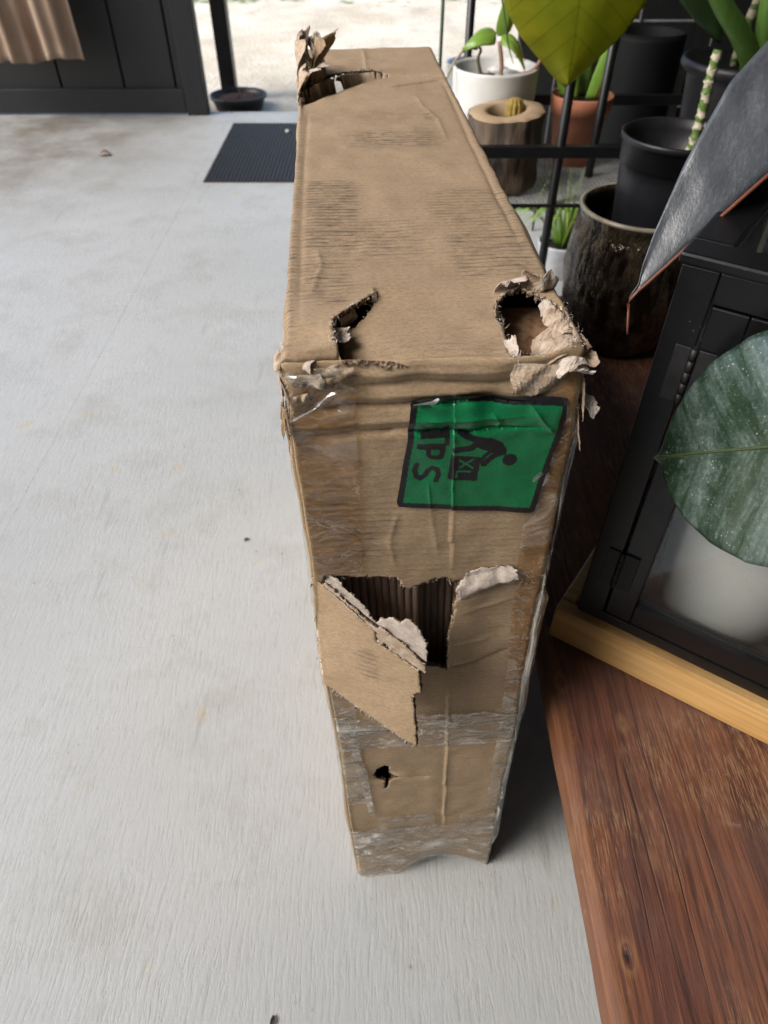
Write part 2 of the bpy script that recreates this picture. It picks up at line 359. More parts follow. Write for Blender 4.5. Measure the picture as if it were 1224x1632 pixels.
MC_top = cardboard('kraft_top', 1.0, [(-.103, -.047, .20, .375, .006, 1.), (-.05, .068, .485, .555, .02, 1.), (.03, .122, .235, .34, .012, .65), (.035, .115, .13, .23, .012, .85), (-.10, .02, .17, .26, .02, .65), (-.105, -.06, .08, .18, .012, .8), (-.1, .1, .60, .66, .03, .35), (.055, .075, .60, .63, .004, 1.), (-.12, -.1085, .0, .72, .003, .8), (.110, .12, .1, 1.05, .003, .55), (-.05, .1, .0, .03, .012, .35)])
MC_front = cardboard('kraft_front', 1.12, [(-.107, -.072, .842, .935, .016, .75), (-.07, -.03, .845, .90, .006, .7), (-.108, -.066, .83, .86, .014, .6), (-.10, -.03, .90, .96, .01, .3), (-.03, .08, .835, .87, .02, .35), (-.09, -.05, .70, .76, .02, .4), (-.11, .1, .27, .5, .05, .12)])
MC_side = cardboard('kraft_side', .95)
MC_flap = cardboard('kraft_flap', 1.12, [(-.078, -.058, .69, .745, .006, .6)], .5)
def torn_mat(name, c1, c2):
    m = Mat(name); o = m.obj(); n1 = m.noise(o, 90, 4, .7); n2 = m.noise(m.scale(o, (300, 300, 900)), 1, 3, .7)
    return m.set(color=m.mix(m.ramp(n1, [(.32, 0), (.66, 1)]), c1, c2), rough=.95, spec=.1, normal=m.bump(m.math('ADD', n1, n2), .5, .002))
M_torn = torn_mat('torn_liner', (.33, .235, .155), (.56, .46, .36))
M_pale = torn_mat('pale_torn_liner', (.42, .35, .29), (.62, .55, .48))
def rim_mat():
    m = Mat('corrugated_edge'); o = m.obj()
    n1 = m.noise(o, 330, 2, .6); return m.set(color=m.ramp(n1, [(.40, (.035, .022, .014)), (.52, (.16, .105, .065)), (.66, (.42, .32, .22))]), rough=.95, normal=m.bump(n1, .8, .003))
M_rim = rim_mat()
M_inner = simple('inner_brown_board', (.27, .185, .13), .85, .25, 25, .2, stretch=(8, 8, 1))

def loc(x, y, z): return np.stack([x + KX * z, y, z], -1)
def arc(e, r):                       # rounded edge: inset along the surface and drop, e = distance to the edge
    th = np.clip(1 - e / r, 0, 1) * (math.pi / 4)
    return np.where(e < r, r - r * np.sin(th), e), r * (1 - np.cos(th))
def crumple(P):                      # shared 3D crumple, strongest at the battered corners
    a = np.zeros_like(P)
    amp = .0009 + .004 * np.exp(-(((P[:, 0] - KX * P[:, 2]) + W / 2) ** 2 + P[:, 1] ** 2 + (P[:, 2] - HB) ** 2) / .06 ** 2) \
        + .005 * np.exp(-(((P[:, 0] - KX * P[:, 2]) - W / 2) ** 2 + P[:, 1] ** 2 + (P[:, 2] - HB) ** 2) / .07 ** 2) \
        + .004 * np.exp(-(((P[:, 0] - KX * P[:, 2]) + W / 2) ** 2 + (P[:, 1] - .85) ** 2 + (P[:, 2] - HB) ** 2) / .1 ** 2)
    for k in range(3): a[:, k] = (vn(P, 16, 11 + k) + .7 * vn(P, 42, 21 + k)) * amp
    a[:, 0] += .0035 * vn(np.c_[np.zeros(len(P)), np.zeros(len(P)), P[:, 2]], 5, 31)
    return a
def seg_d(s, t, x0, y0, x1, y1):
    dx, dy = x1 - x0, y1 - y0; l2 = dx * dx + dy * dy; k = np.clip(((s - x0) * dx + (t - y0) * dy) / l2, 0, 1)
    px, py = x0 + k * dx, y0 + k * dy; d = np.hypot(s - px, t - py); sg = np.sign(dx * (t - py) - dy * (s - px)); return d, sg, k
def crease(s, t, pts, amp, w, step=0.):
    out = np.zeros_like(s); best = np.full_like(s, 1e9); sg = np.zeros_like(s); kk = np.zeros_like(s)
    for i, (a, b) in enumerate(zip(pts[:-1], pts[1:])):
        d, g_, k = seg_d(s, t, *a, *b); u = d < best; best = np.where(u, d, best); sg = np.where(u, g_, sg); kk = np.where(u, (i + k) / (len(pts) - 1), kk)
    fade = np.clip(np.minimum(kk, 1 - kk) * 6, .0, 1)
    return fade * (amp * np.exp(-1.3 * best / w) + step * sg * np.exp(-best / (w * 3)))
def fdisp(s, t):
    P = np.c_[s, t, np.zeros_like(s)]
    d = .0012 * fbm(P, 7, 41, 2) + .0004 * vn(P, 70, 47)
    d += crease(s, t, [(.0143, 1.045), (.0175, .92), (.0204, .818)], .0006, .0022, .0009) + crease(s, t, [(.025, .62), (.028, .4), (.0325, .16)], .0012, .0022, .0016)
    d += crease(s, t, [(-.07, 1.043), (-.02, 1.0455), (.045, 1.042), (.10, 1.045)], -.0042, .0042)
    d += crease(s, t, [(-.09, 1.053), (-.02, 1.056), (.06, 1.054)], .0022, .004)
    d += crease(s, t, [(-.118, 1.020), (-.07, 1.024), (-.025, 1.0225), (.03, 1.028), (.085, 1.024)], -.0048, .0038, -.0016)
    d += crease(s, t, [(-.10, 1.033), (-.02, 1.034), (.05, 1.035)], .0026, .005)
    d += crease(s, t, [(-.116, .9945), (-.08, .995), (-.026, .9985), (.03, .9965), (.1, 1.001)], -.0034, .0032, -.0018)
    d += crease(s, t, [(-.11, 1.006), (-.03, 1.010), (.09, 1.013)], .0030, .006)
    d += crease(s, t, [(.07, 1.026), (.085, 1.008), (.098, .995)], .0020, .0022) + crease(s, t, [(.045, 1.018), (.052, 1.006), (.05, .998)], .0018, .0022)
    d += crease(s, t, [(-.004, .95), (.0, .9), (.008, .84)], .0008, .002) + crease(s, t, [(-.03, .91), (-.04, .87), (-.035, .83)], .0010, .002)
    d += crease(s, t, [(.026, .652), (.06, .662), (.095, .685)], -.0035, .004, .001)
    d += crease(s, t, [(-.04, .765), (.0, .76)], .001, .003) + crease(s, t, [(-.05, .374), (-.02, .373), (.008, .371)], -.0035, .0028, .0012)
    d += -.006 * np.exp(-((s + .058) ** 2 + (t - .385) ** 2) / .014 ** 2)
    d += crease(s, t, [(.03, .76), (.06, .765), (.09, .775)], .0012, .004) + crease(s, t, [(.03, .70), (.07, .707)], .0012, .004)
    # right-hand torn panel stands a little proud of the hole; left lip curls
    d += .006 * np.exp(-((s - .032) / .03) ** 2) * np.clip((t - .64) / .1, 0, 1) * np.clip((.80 - t) / .02, 0, 1) * (s > .015)
    d += -.010 * np.exp(-(t / .05)) * np.exp(-((s - .03) / .06) ** 2)
    return d
def front_pt(s, t, off=0., flat=1.):
    es, ds_ = arc(W / 2 - np.abs(s), RB); et, dt_ = arc(HB - t, RB)
    x = np.sign(s) * (W / 2 - es); z = HB - et; y = ds_ + dt_
    lift = .045 * np.clip(1 - ((s - .035) / .085) ** 2, 0, 1) ** 1.3 * np.exp(-t / .09); lift += .010 * (s + W / 2) / W * np.exp(-t / .3)
    k = np.clip((W / 2 - np.abs(s)) / RB, 0, 1) * np.clip((HB - t) / RB, 0, 1) * flat
    P = loc(x, y - fdisp(s, t) * k - off, z + lift)
    return P + crumple(P)
def crack_s(t): return np.interp(t, [-.01, .027, .05, .06, .082, .0986], [-.0765, -.0725, -.0725, -.0665, -.0508, -.0396])
def tdisp(s, t):
    P = np.c_[s, t, np.ones_like(s)]
    d = .0012 * fbm(P, 4, 51, 2) + .0003 * vn(P, 70, 57)
    d += crease(s, t, [(-.104, .02), (-.105, .4), (-.104, .70)], -.0016, .003) + crease(s, t, [(.103, .15), (.104, .5), (.106, .82)], -.0018, .003)
    cs = crack_s(t); f = np.clip(1 - t / .112, 0, 1) ** .7
    d += np.where(s < cs, .013 * np.exp(-(cs - s) / .04), -.014 * np.exp(-(s - cs) / .045)) * f
    d += crease(s, t, [(-.07, .012), (0, .010), (.06, .012)], -.003, .006)
    # back tear: near side pushed down, far side proud
    ct = np.interp(s, [-.118, -.095, -.076, -.05, -.02, .026, .1], [.745, .765, .80, .83, .858, .852, .852]); ff = np.clip((.06 - s) / .12, 0, 1)
    d += np.where(t < ct, -.018 * np.exp(-(ct - t) / .04), .004 * np.exp(-(t - ct) / .05)) * ff
    d += crease(s, t, [(.0, .853), (.05, .850), (.118, .835)], -.0045, .006, -.001) + crease(s, t, [(.02, .77), (.06, .79), (.115, .82)], -.0025, .006, .001)
    d += crease(s, t, [(.055, .72), (.06, .66), (.075, .60), (.075, .5)], .0012, .003) + crease(s, t, [(-.095, .10), (-.085, .16), (-.09, .2)], .0014, .003)
    d += crease(s, t, [(-.01, .85), (-.01, .95), (-.008, 1.05)], .0016, .004)
    d += .005 * np.exp(-((s - .125) ** 2 + (t - .07) ** 2) / .03 ** 2) - .003 * np.exp(-((s - .03) ** 2 + (t - .06) ** 2) / .05 ** 2)
    return d
def top_pt(s, t, off=0.):
    es, ds_ = arc(W / 2 - np.abs(s), RB); e2, d2 = arc(np.minimum(t, L - t), RB)
    x = np.sign(s) * (W / 2 - es); y = np.where(t < L / 2, e2, L - e2); k = np.clip((W / 2 - np.abs(s)) / RB, 0, 1) * np.clip(np.minimum(t, L - t) / RB, 0, 1)
    P = loc(x, y, HB - ds_ - d2 + tdisp(s, t) * k + off)
    return P + crumple(P)
def side_pt(sgn):
    def f(u, t, off=0.):             # u = depth, t = height
        eu, du = arc(np.minimum(u, L - u), RB); et, dt_ = arc(HB - t, RB)
        k = np.clip(np.minimum(u, L - u) / RB, 0, 1) * np.clip((HB - t) / RB, 0, 1)
        P0 = np.c_[u, t, np.full_like(u, sgn)]
        P = loc(sgn * (W / 2 - du - dt_ + (.003 * fbm(P0, 5, 61, 2) + .004 * np.sin(t * 3)) * k + off), np.where(u < L / 2, eu, L - eu), HB - et)
        return P + crumple(P)
    return f
def back_pt(s, t, off=0.):
    es, ds_ = arc(W / 2 - np.abs(s), RB); et, dt_ = arc(HB - t, RB)
    P = loc(np.sign(s) * (W / 2 - es), L - ds_ - dt_, HB - et); return P + crumple(P)
def sdf(s, t, poly):
    d = np.full_like(s, 1e9); ins = np.zeros(len(s), bool); n = len(poly)
    for i in range(n):
        a, b = poly[i], poly[(i + 1) % n]; d = np.minimum(d, seg_d(s, t, *a, *b)[0])
        if a[1] != b[1]:
            c = ((a[1] > t) != (b[1] > t)) & (s < (b[0] - a[0]) * (t - a[1]) / (b[1] - a[1]) + a[0]); ins ^= c
    return np.where(ins, -d, d)
def sheet(name, ext, ds, fn, mats, parent, holes=(), keep=None, rag=.002, thick=.0045, seed=0, off=0., lip=.0, offn=None, facemat=None, inner=False, smooth=True):
    s0, s1, t0, t1 = ext; ns, nt = max(2, round((s1 - s0) / ds)), max(2, round((t1 - t0) / ds))
    S, T = np.meshgrid(np.linspace(s0, s1, ns + 1), np.linspace(t0, t1, nt + 1)); S = S.ravel(); T = T.ravel()
    P3 = np.c_[S, T, np.full_like(S, seed)]
    D = np.full_like(S, 1.)
    jit = rag * (vn(P3, .6 / max(rag, 1e-4), seed + 1) + .6 * vn(P3, 1.5 / max(rag, 1e-4), seed + 2)) if rag else 0
    def dist(s, t):
        d = np.full_like(s, 1.)
        for h in holes: d = np.minimum(d, sdf(s, t, h))
        if keep is not None: d = np.minimum(d, -sdf(s, t, keep))
        return d
    D = dist(S, T) + jit
    idx = np.arange((ns + 1) * (nt + 1)).reshape(nt + 1, ns + 1)
    Q = np.stack([idx[:-1, :-1], idx[:-1, 1:], idx[1:, 1:], idx[1:, :-1]], -1).reshape(-1, 4)
    if len(holes) or keep is not None:
        ok = (D[Q] > 0).sum(1) >= 3; Q2 = Q[ok]
        cnt = np.bincount(Q2.ravel(), minlength=len(S)); tot = np.bincount(Q.ravel(), minlength=len(S)); bd = (cnt > 0) & (cnt < tot) & (np.abs(D) < ds * 1.6)
        e = ds * .3; d0 = dist(S, T); gx_ = (dist(S + e, T) - d0) / e; gy_ = (dist(S, T + e) - d0) / e
        mv = np.clip(D, -ds * .75, ds * .75) * bd; S = S - gx_ * mv; T = T - gy_ * mv; Q = Q2
    o_ = off if offn is None else off + offn(S, T)
    V = fn(S, T, o_)
    used = np.unique(Q); re = np.full(len(S), -1); re[used] = np.arange(len(used)); Q = re[Q]; V = V[used]; UV = np.c_[S, T][used]; Du = D[used]
    # normals per vertex (for thickness)
    mi = np.zeros(len(Q), np.int32)
    if lip: mi[(Du[Q].mean(1) < lip * (1 + .9 * vn(np.c_[UV[Q].mean(1), np.zeros(len(Q))], 130, seed + 9)))] = 2
    if facemat is not None: mi = facemat(UV[Q].mean(1))
    F = [tuple(q) for q in Q]
    if thick:
        fnm = np.cross(V[Q[:, 1]] - V[Q[:, 0]], V[Q[:, 3]] - V[Q[:, 0]]); N = np.zeros_like(V)
        for k in range(4): np.add.at(N, Q[:, k], fnm)
        N /= np.linalg.norm(N, axis=1, keepdims=True) + 1e-12
        E_ = np.concatenate([Q[:, [0, 1]], Q[:, [1, 2]], Q[:, [2, 3]], Q[:, [3, 0]]]); key = np.sort(E_, 1); key = key[:, 0].astype(np.int64) * len(V) + key[:, 1]
        u, inv, c = np.unique(key, return_inverse=True, return_counts=True); B = E_[c[inv] == 1]; bv = np.unique(B)
        if inner:
            nb = len(V); V2 = V - N * thick; V = np.vstack([V, V2]); UV = np.vstack([UV, UV]); F += [tuple(q[::-1] + nb) for q in Q]; F += [(b, a, a + nb, b + nb) for a, b in B]
            mi = np.concatenate([mi, np.full(len(Q), 2 if lip else 0), np.full(len(B), 1)])
        else:
            nb = len(V); rb = np.full(nb, -1); rb[bv] = nb + np.arange(len(bv)); V = np.vstack([V, V[bv] - N[bv] * thick * (1 + .3 * rng.standard_normal((len(bv), 1)))]); UV = np.vstack([UV, UV[bv]])
            F += [(b, a, rb[a], rb[b]) for a, b in B]; mi = np.concatenate([mi, np.full(len(B), 1)])
    o = mesh(name, V, F, mats, parent, smooth, mi, UV)
    if smooth and thick:
        pl = np.ones(len(o.data.polygons), bool); pl[np.asarray(mi) == 1] = False; o.data.polygons.foreach_set('use_smooth', pl)
    return o

BOX = empty('cardboard_box', (.0723, .460, 0), R(3.75), 'tall battered brown cardboard box with torn holes, clear tape and a green sticker', 'cardboard box')
HOLE = [(-.106, .8252), (-.0875, .8236), (-.0783, .821), (-.0349, .8177), (-.0288, .8056), (-.0212, .7991), (.0029, .81), (.0142, .8139), (.023, .806), (.033, .8078), (.0277, .7932), (.025, .7624), (.0225, .7182), (.0245, .657), (.0262, .6504), (.0128, .6556), (-.0004, .6595), (-.03, .64), (-.07, .665), (-.108, .70), (-.109, .77)]
PUNCH = [(-.0736, .3814), (-.069, .404), (-.0575, .4167), (-.0505, .412), (-.0515, .382), (-.03, .3765), (-.02, .373), (-.045, .371), (-.0515, .368), (-.054, .345), (-.058, .34), (-.0575, .366), (-.066, .372)]
sheet('front_panel', (-W / 2, W / 2, 0, HB), .002, front_pt, [MC_front, M_rim, M_torn], BOX, [HOLE, PUNCH], rag=.0016, seed=1, lip=.0016)
TEAR_L = [(-.0396, .0990), (-.052, .0835), (-.0681, .0625), (-.0755, .0504), (-.0760, .0265), (-.0780, .0129), (-.080, .006), (-.0745, .006), (-.0720, .0121), (-.0700, .0401), (-.0655, .0547), (-.0500, .0735)]
HOLE_R = [(.058, .0779), (.0695, .0993), (.0824, .1042), (.0939, .0921), (.104, .075), (.112, .05), (.110, .02), (.100, .0), (.0828, -.008), (.0649, -.004), (.0553, -.0064), (.058, .0177), (.0586, .0416), (.0553, .057)]
TEAR_B = [(-.125, .738), (-.098, .764), (-.076, .818), (-.05, .846), (-.02, .860), (.024, .8515), (-.02, .879), (-.0505, .866), (-.0759, .838), (-.098, .80), (-.125, .79)]
SPOT = [(-.064, .816), (-.058, .808), (-.049, .812), (-.047, .822), (-.051, .834), (-.062, .830)]
sheet('top_panel', (-W / 2, W / 2, 0, L), .002, top_pt, [MC_top, M_rim, M_torn], BOX, [TEAR_L, HOLE_R, TEAR_B, SPOT], rag=.0018, seed=2, lip=.0022)
sheet('side_panel', (0, L, 0, HB), .006, lambda u, t, o: side_pt(-1)(L - u, t, o), [MC_side, M_rim], BOX, seed=3, rag=0)
sheet('side_panel', (0, L, 0, HB), .006, side_pt(1), [MC_side, M_rim], BOX, seed=4, rag=0)
sheet('back_panel', (-W / 2, W / 2, 0, HB), .006, lambda s, t, o: back_pt(-s, t, o), [MC_side, M_rim], BOX, [[(.046, .985), (.068, .985), (.070, 1.027), (.044, 1.027)]], seed=5, rag=.001)
mesh('bottom_panel', [tuple(loc(np.float64(a), np.float64(b), np.float64(.012))) for a, b in ((-.112, .03), (.112, .03), (.112, L - .02), (-.112, L - .02))], [(3, 2, 1, 0)], MC_side, BOX)

# inner boards seen through the tears
def ribbed(name, x0, x1, y, z0, z1, per, amp, mat):
    n = int((x1 - x0) / per * 8); xs_ = np.linspace(x0, x1, n + 1); prof = amp * (np.abs(np.sin(xs_ * math.pi / per)) ** .6) + amp * .6 * (vn(np.c_[xs_, xs_ * 0, xs_ * 0], 60, 5))
    V = []; F = []
    for z in (z0, z1):
        for x_, d_ in zip(xs_, prof): V.append(loc(np.float64(x_), np.float64(y - d_), np.float64(z)))
    F = [(i, i + 1, n + 2 + i, n + 1 + i) for i in range(n)]
    return mesh(name, V, F, mat, BOX, False)
ribbed('inner_board', -.110, -.008, .026, .50, .98, .0080, .0030, M_inner)
ribbed('inner_board', -.006, .108, .048, .50, .98, .0080, .0030, M_inner)
m = Mat('inner_plank'); o = m.obj(); n1 = m.noise(m.scale(o, (95, 95, 5)), 1, 4, .6)
M_plank = m.set(color=m.ramp(n1, [(.3, (.12, .065, .035)), (.5, (.30, .175, .10)), (.7, (.42, .27, .16))]), rough=.7, normal=m.bump(n1, .4, .002))
box('inner_flap', (-.142, .010, 1.037), (-.055, .125, 1.041), MC_side, BOX, .001)
box('inner_plank', (.0, .014, 1.026), (.078, .125, 1.032), M_plank, BOX, .001, rot=Matrix.Rotation(R(8), 4, 'X'))
box('inner_plank', (-.034, .016, .955), (-.026, .12, 1.002), M_plank, BOX, .001)

# torn flap hanging out of the front hole
FL = [(-.1177, .8231, .0), (-.1069, .8138, .005), (-.0808, .7917, .016), (-.0588, .7719, .026), (-.0577, .7553, .028), (-.0159, .7306, .05), (-.0148, .6938, .054), (-.0222, .6858, .054), (-.0191, .5847, .064), (-.0739, .6198, .04), (-.1092, .6414, .014), (-.1232, .6455, .004)]
A = np.array([[1, a, b, a * a] for a, b, c in FL]); coef = np.linalg.lstsq(A, np.array([c for *_, c in FL]), rcond=None)[0]
def flap_pt(extra=0.):
    def f(s, t, off):
        o_ = coef[0] + coef[1] * s + coef[2] * t + coef[3] * s * s
        P3 = np.c_[s, t, np.full_like(s, 3.)]; o_ = o_ + .0022 * fbm(P3, 14, 71, 2) + .0005 * vn(P3, 90, 73) + extra
        return loc(s, -o_ - off, t + 0 * s)
    return f
sheet('torn_flap', (-.122, -.004, .575, .835), .0018, flap_pt(), [MC_flap, M_rim, M_pale], BOX, keep=[(a, b) for a, b, _ in FL], rag=.0014, seed=6, thick=.0055, inner=True, lip=.001)
LY = [(-.1089, .823), (-.1000, .826), (-.089, .8235), (-.0875, .812), (-.0700, .797), (-.0560, .779), (-.050, .789), (-.0253, .7955), (-.013, .784), (-.0075, .7671), (-.0075, .7403), (-.015, .7172), (-.05, .742), (-.0600, .757), (-.085, .785)]
sheet('torn_layer', (-.112, 0, .71, .83), .0015, flap_pt(-.006), [M_pale, M_rim, M_pale], BOX, keep=LY, rag=.0022, seed=7, thick=.0016, inner=True, offn=lambda s, t: .0035 * np.sin((t + .75 * s) * 420) * .6)
LY2 = [(-.105, .819), (-.085, .801), (-.0600, .779), (-.0500, .776), (-.030, .762), (-.0105, .7405), (-.0095, .729), (-.0165, .728), (-.03, .735), (-.0575, .7575), (-.060, .770), (-.08, .789), (-.107, .812)]
sheet('torn_layer', (-.112, 0, .71, .83), .0015, flap_pt(-.001), [M_torn, M_rim, M_pale], BOX, keep=LY2, rag=.002, seed=8, thick=.0016, inner=True, offn=lambda s, t: .0012 * np.sin((t + .75 * s) * 900))
# peeled strip at the top right of the hole
PS = [(.027, .806), (.036, .822), (.05, .829), (.078, .829), (.086, .8245), (.088, .815), (.070, .808), (.052, .799), (.040, .787), (.030, .784), (.0285, .795)]
sheet('peeled_strip', (.02, .095, .775, .84), .0015, front_pt, [M_pale, M_rim, M_torn], BOX, keep=PS, rag=.0016, seed=9, thick=.0012, inner=True, offn=lambda s, t: .0035 + .0055 * np.sin(np.clip((t - .784 - (s - .03) * .32) / .030, 0, 1) * math.pi) + .002 * vn(np.c_[s, t, s], 90, 3))

# scraps: small curled pieces of torn liner
M_scrap = [M_torn, M_pale, MC_side]
def shred(A_, B_, D_, curl=.6, mat=0, seed=0, n=(14, 14), ragged=.30, name='torn_scrap', twist=0.):
    A_, B_, D_ = (np.array(v, float) for v in (A_, B_, D_)); r = np.random.default_rng(seed); nu, nv = n; V = []; UV = []
    ab = B_ - A_; Ln = np.linalg.norm(D_); d = D_ / Ln; ax = ab / (np.linalg.norm(ab) + 1e-9); nrm = np.cross(ax, d)
    ee = 1 - ragged * r.random(nu + 1); ends = .25 * np.roll(ee, 1) + .5 * ee + .25 * np.roll(ee, -1) - .10 * ragged * r.random(nu + 1); ph = r.random(3) * 6
    for j in range(nv + 1):
        for i in range(nu + 1):
            u, v = i / nu, j / nv * ends[i]; th = curl * v * 2
            if abs(curl) > 1e-3: fx, fy = math.sin(th) / (2 * curl) , (1 - math.cos(th)) / (2 * curl)
            else: fx, fy = v, 0
            uu = .5 + (u - .5) * (1 - .45 * v * ragged) + .03 * math.sin(v * 9 + ph[0])
            p = A_ + ab * uu + d * Ln * fx + nrm * Ln * (fy + .10 * math.sin(u * 5 + ph[1] + v * 3) * (.3 + v) + twist * (u - .5) * v)
            V.append(p + r.standard_normal(3) * Ln * .007 + nrm * Ln * .07 * math.sin(u * 11 + ph[2] + v * 7 * math.sin(ph[0])) * (.3 + v)); UV.append((u * .05, v * .05))
    V = np.array(V); V[:, 0] += KX * V[:, 2]
    F = [(j * (nu + 1) + i, j * (nu + 1) + i + 1, (j + 1) * (nu + 1) + i + 1, (j + 1) * (nu + 1) + i) for j in range(nv) for i in range(nu)]
    o = mesh(name, V, F, M_scrap[mat], BOX, False, uv=UV)
    s = o.modifiers.new('thick', 'SOLIDIFY'); s.thickness = .0006; s.offset = 0
    return o
T_ = HB
rows = [  # right top hole
    ((.062, .098, T_), (.086, .108, T_), (.004, .012, .020), 1.5, 1), ((.085, .106, T_), (.102, .094, T_), (.010, .014, .018), 1.2, 0), ((.098, .098, T_), (.116, .104, T_ - .003), (.002, -.022, .014), -.9, 1),
    ((.104, .085, T_), (.114, .070, T_), (-.012, -.012, .010), 1.3, 1), ((.112, .066, T_), (.1175, .03, T_ - .004), (-.018, -.006, .012), .8, 0), ((.116, .045, T_ - .002), (.116, .0, T_ - .006), (-.040, -.008, .014), .7, 0),
    ((.108, .012, T_ - .003), (.117, -.006, T_ - .010), (-.020, -.012, .022), 1.2, 1), ((.112, .03, T_ - .004), (.118, .012, T_ - .008), (.012, -.006, .006), .9, 2), ((.116, .02, T_ - .008), (.118, .0, T_ - .012), (.013, -.010, -.004), 1.0, 0),
    ((.062, -.003, T_ - .008), (.098, -.003, T_ - .010), (.004, .012, .010), -.8, 1), ((.060, -.004, T_ - .006), (.104, -.004, T_ - .009), (-.004, -.010, -.034), .45, 0), ((.098, -.002, T_ - .006), (.117, -.002, T_ - .010), (.004, -.014, -.016), -1.2, 1),
    ((.056, .02, T_), (.058, .000, T_ - .003), (.012, .002, -.002), 1.2, 1), ((.057, .062, T_), (.062, .088, T_), (.008, -.006, -.010), .8, 0),
    ((.117, .004, T_ - .02), (.119, -.004, T_ - .05), (.005, -.008, -.016), .9, 0), ((.118, .010, T_ - .03), (.120, -.004, T_ - .045), (.008, -.003, -.026), .8, 1), ((.116, .0, T_ - .045), (.119, -.006, T_ - .07), (.002, -.008, -.024), -.6, 2),
    # left tear and corner
    ((-.076, .046, T_ + .004), (-.075, .026, T_ + .004), (.012, -.004, -.012), .8, 1), ((-.072, .060, T_ + .003), (-.058, .078, T_ + .002), (.007, -.008, -.010), .7, 0), ((-.086, .004, T_ - .002), (-.066, .004, T_ - .006), (-.002, -.008, -.012), .9, 0),
    ((-.110, .016, T_), (-.090, .004, T_ - .002), (-.004, -.014, .002), 1.1, 1), ((-.117, .024, T_ - .004), (-.116, .0, T_ - .006), (-.006, -.005, .002), .9, 0), ((-.118, .012, T_ - .012), (-.117, -.004, T_ - .03), (-.004, -.004, -.014), .7, 0),
    ((-.118, .008, T_ - .03), (-.118, -.004, T_ - .055), (-.002, -.004, -.020), -.6, 2), ((-.092, -.001, T_ - .006), (-.062, -.001, T_ - .006), (.002, -.006, -.012), .9, 0), ((-.112, -.001, T_ - .012), (-.086, -.002, T_ - .010), (.006, -.008, -.020), .8, 1),
    ((-.116, .030, T_ - .001), (-.108, .012, T_ - .001), (.004, -.012, .004), 1.4, 0), ((-.104, .006, T_ - .003), (-.088, .003, T_ - .004), (.002, -.009, -.010), 1.3, 0), ((-.117, .006, T_ - .008), (-.108, -.002, T_ - .012), (.002, -.006, -.016), 1.1, 0),
    ((-.084, -.002, T_ - .014), (-.066, -.002, T_ - .012), (.002, -.004, -.010), 1.0, 2), ((-.110, -.002, T_ - .03), (-.098, -.003, T_ - .026), (.004, -.005, -.012), 1.0, 0), ((-.118, .002, T_ - .05), (-.1165, -.004, T_ - .07), (-.003, -.004, -.018), .7, 2),
    # far left corner
    ((-.119, .735, T_ - .004), (-.117, .80, T_), (.006, .0, .040), .4, 0), ((-.117, .79, T_), (-.112, .86, T_), (-.010, .01, .066), .3, 0), ((-.104, .80, T_ - .004), (-.088, .845, T_), (.014, .015, .080), .35, 2),
    ((-.098, .79, T_ - .006), (-.082, .815, T_ - .004), (.012, .02, .055), -.5, 2), ((-.112, .77, T_ - .004), (-.100, .82, T_), (.006, .01, .048), .8, 1), ((-.116, .86, T_), (-.100, .87, T_), (-.016, .02, .074), .6, 1),
    ((-.092, .83, T_), (-.078, .85, T_), (.008, .03, .070), -.4, 1), ((-.119, .75, T_ - .02), (-.118, .80, T_ - .02), (-.010, .0, .012), .9, 0)]
for k, (a, b, d_, cu, mt) in enumerate(rows): shred(a, b, d_, cu, mt, 100 + k)

# frayed paper fibres along the torn edges
def fibres():
    V = []; F = []; r = np.random.default_rng(5)
    def along(poly, fn, n, inward, ln):
        for _ in range(n):
            i = r.integers(len(poly)); a, b = np.array(poly[i]), np.array(poly[(i + 1) % len(poly)]); k = r.random(); p = a + (b - a) * k
            q = fn(np.array([p[0]]), np.array([p[1]]), 0.)[0] + r.normal(0, .0012, 3); d = r.normal(0, 1, 3); d[2] += inward; d /= np.linalg.norm(d); L0 = .6 * ln * (.4 + r.random()); w = np.cross(d, r.normal(0, 1, 3)); w *= (.00014 + .0002 * r.random()) / np.linalg.norm(w)
            m_ = q + d * L0 * .5 + r.normal(0, L0 * .15, 3); e_ = q + d * L0 + r.normal(0, L0 * .25, 3); n0 = len(V)
            V.extend([q - w, q + w, m_ - w, m_ + w, e_]); F.extend([(n0, n0 + 1, n0 + 3, n0 + 2), (n0 + 2, n0 + 3, n0 + 4)])
    along(HOLE_R, top_pt, 200, .4, .006); along([(.115, .08), (.1165, .04), (.1165, .004), (.10, .002), (.1165, .02)], top_pt, 110, .1, .006); along(TEAR_L, top_pt, 130, .3, .005)
    along(HOLE, front_pt, 160, .0, .0035); along([(-.1165, 1.06), (-.1165, 1.0), (-.116, 1.03)], front_pt, 130, .0, .008); along([(.1165, 1.06), (.1165, .99), (.1165, 1.02)], front_pt, 90, -.3, .006); along(TEAR_B, top_pt, 90, .5, .008)
    o = mesh('paper_fibres', V, F, M_pale, BOX); o['kind'] = 'stuff'
fibres()

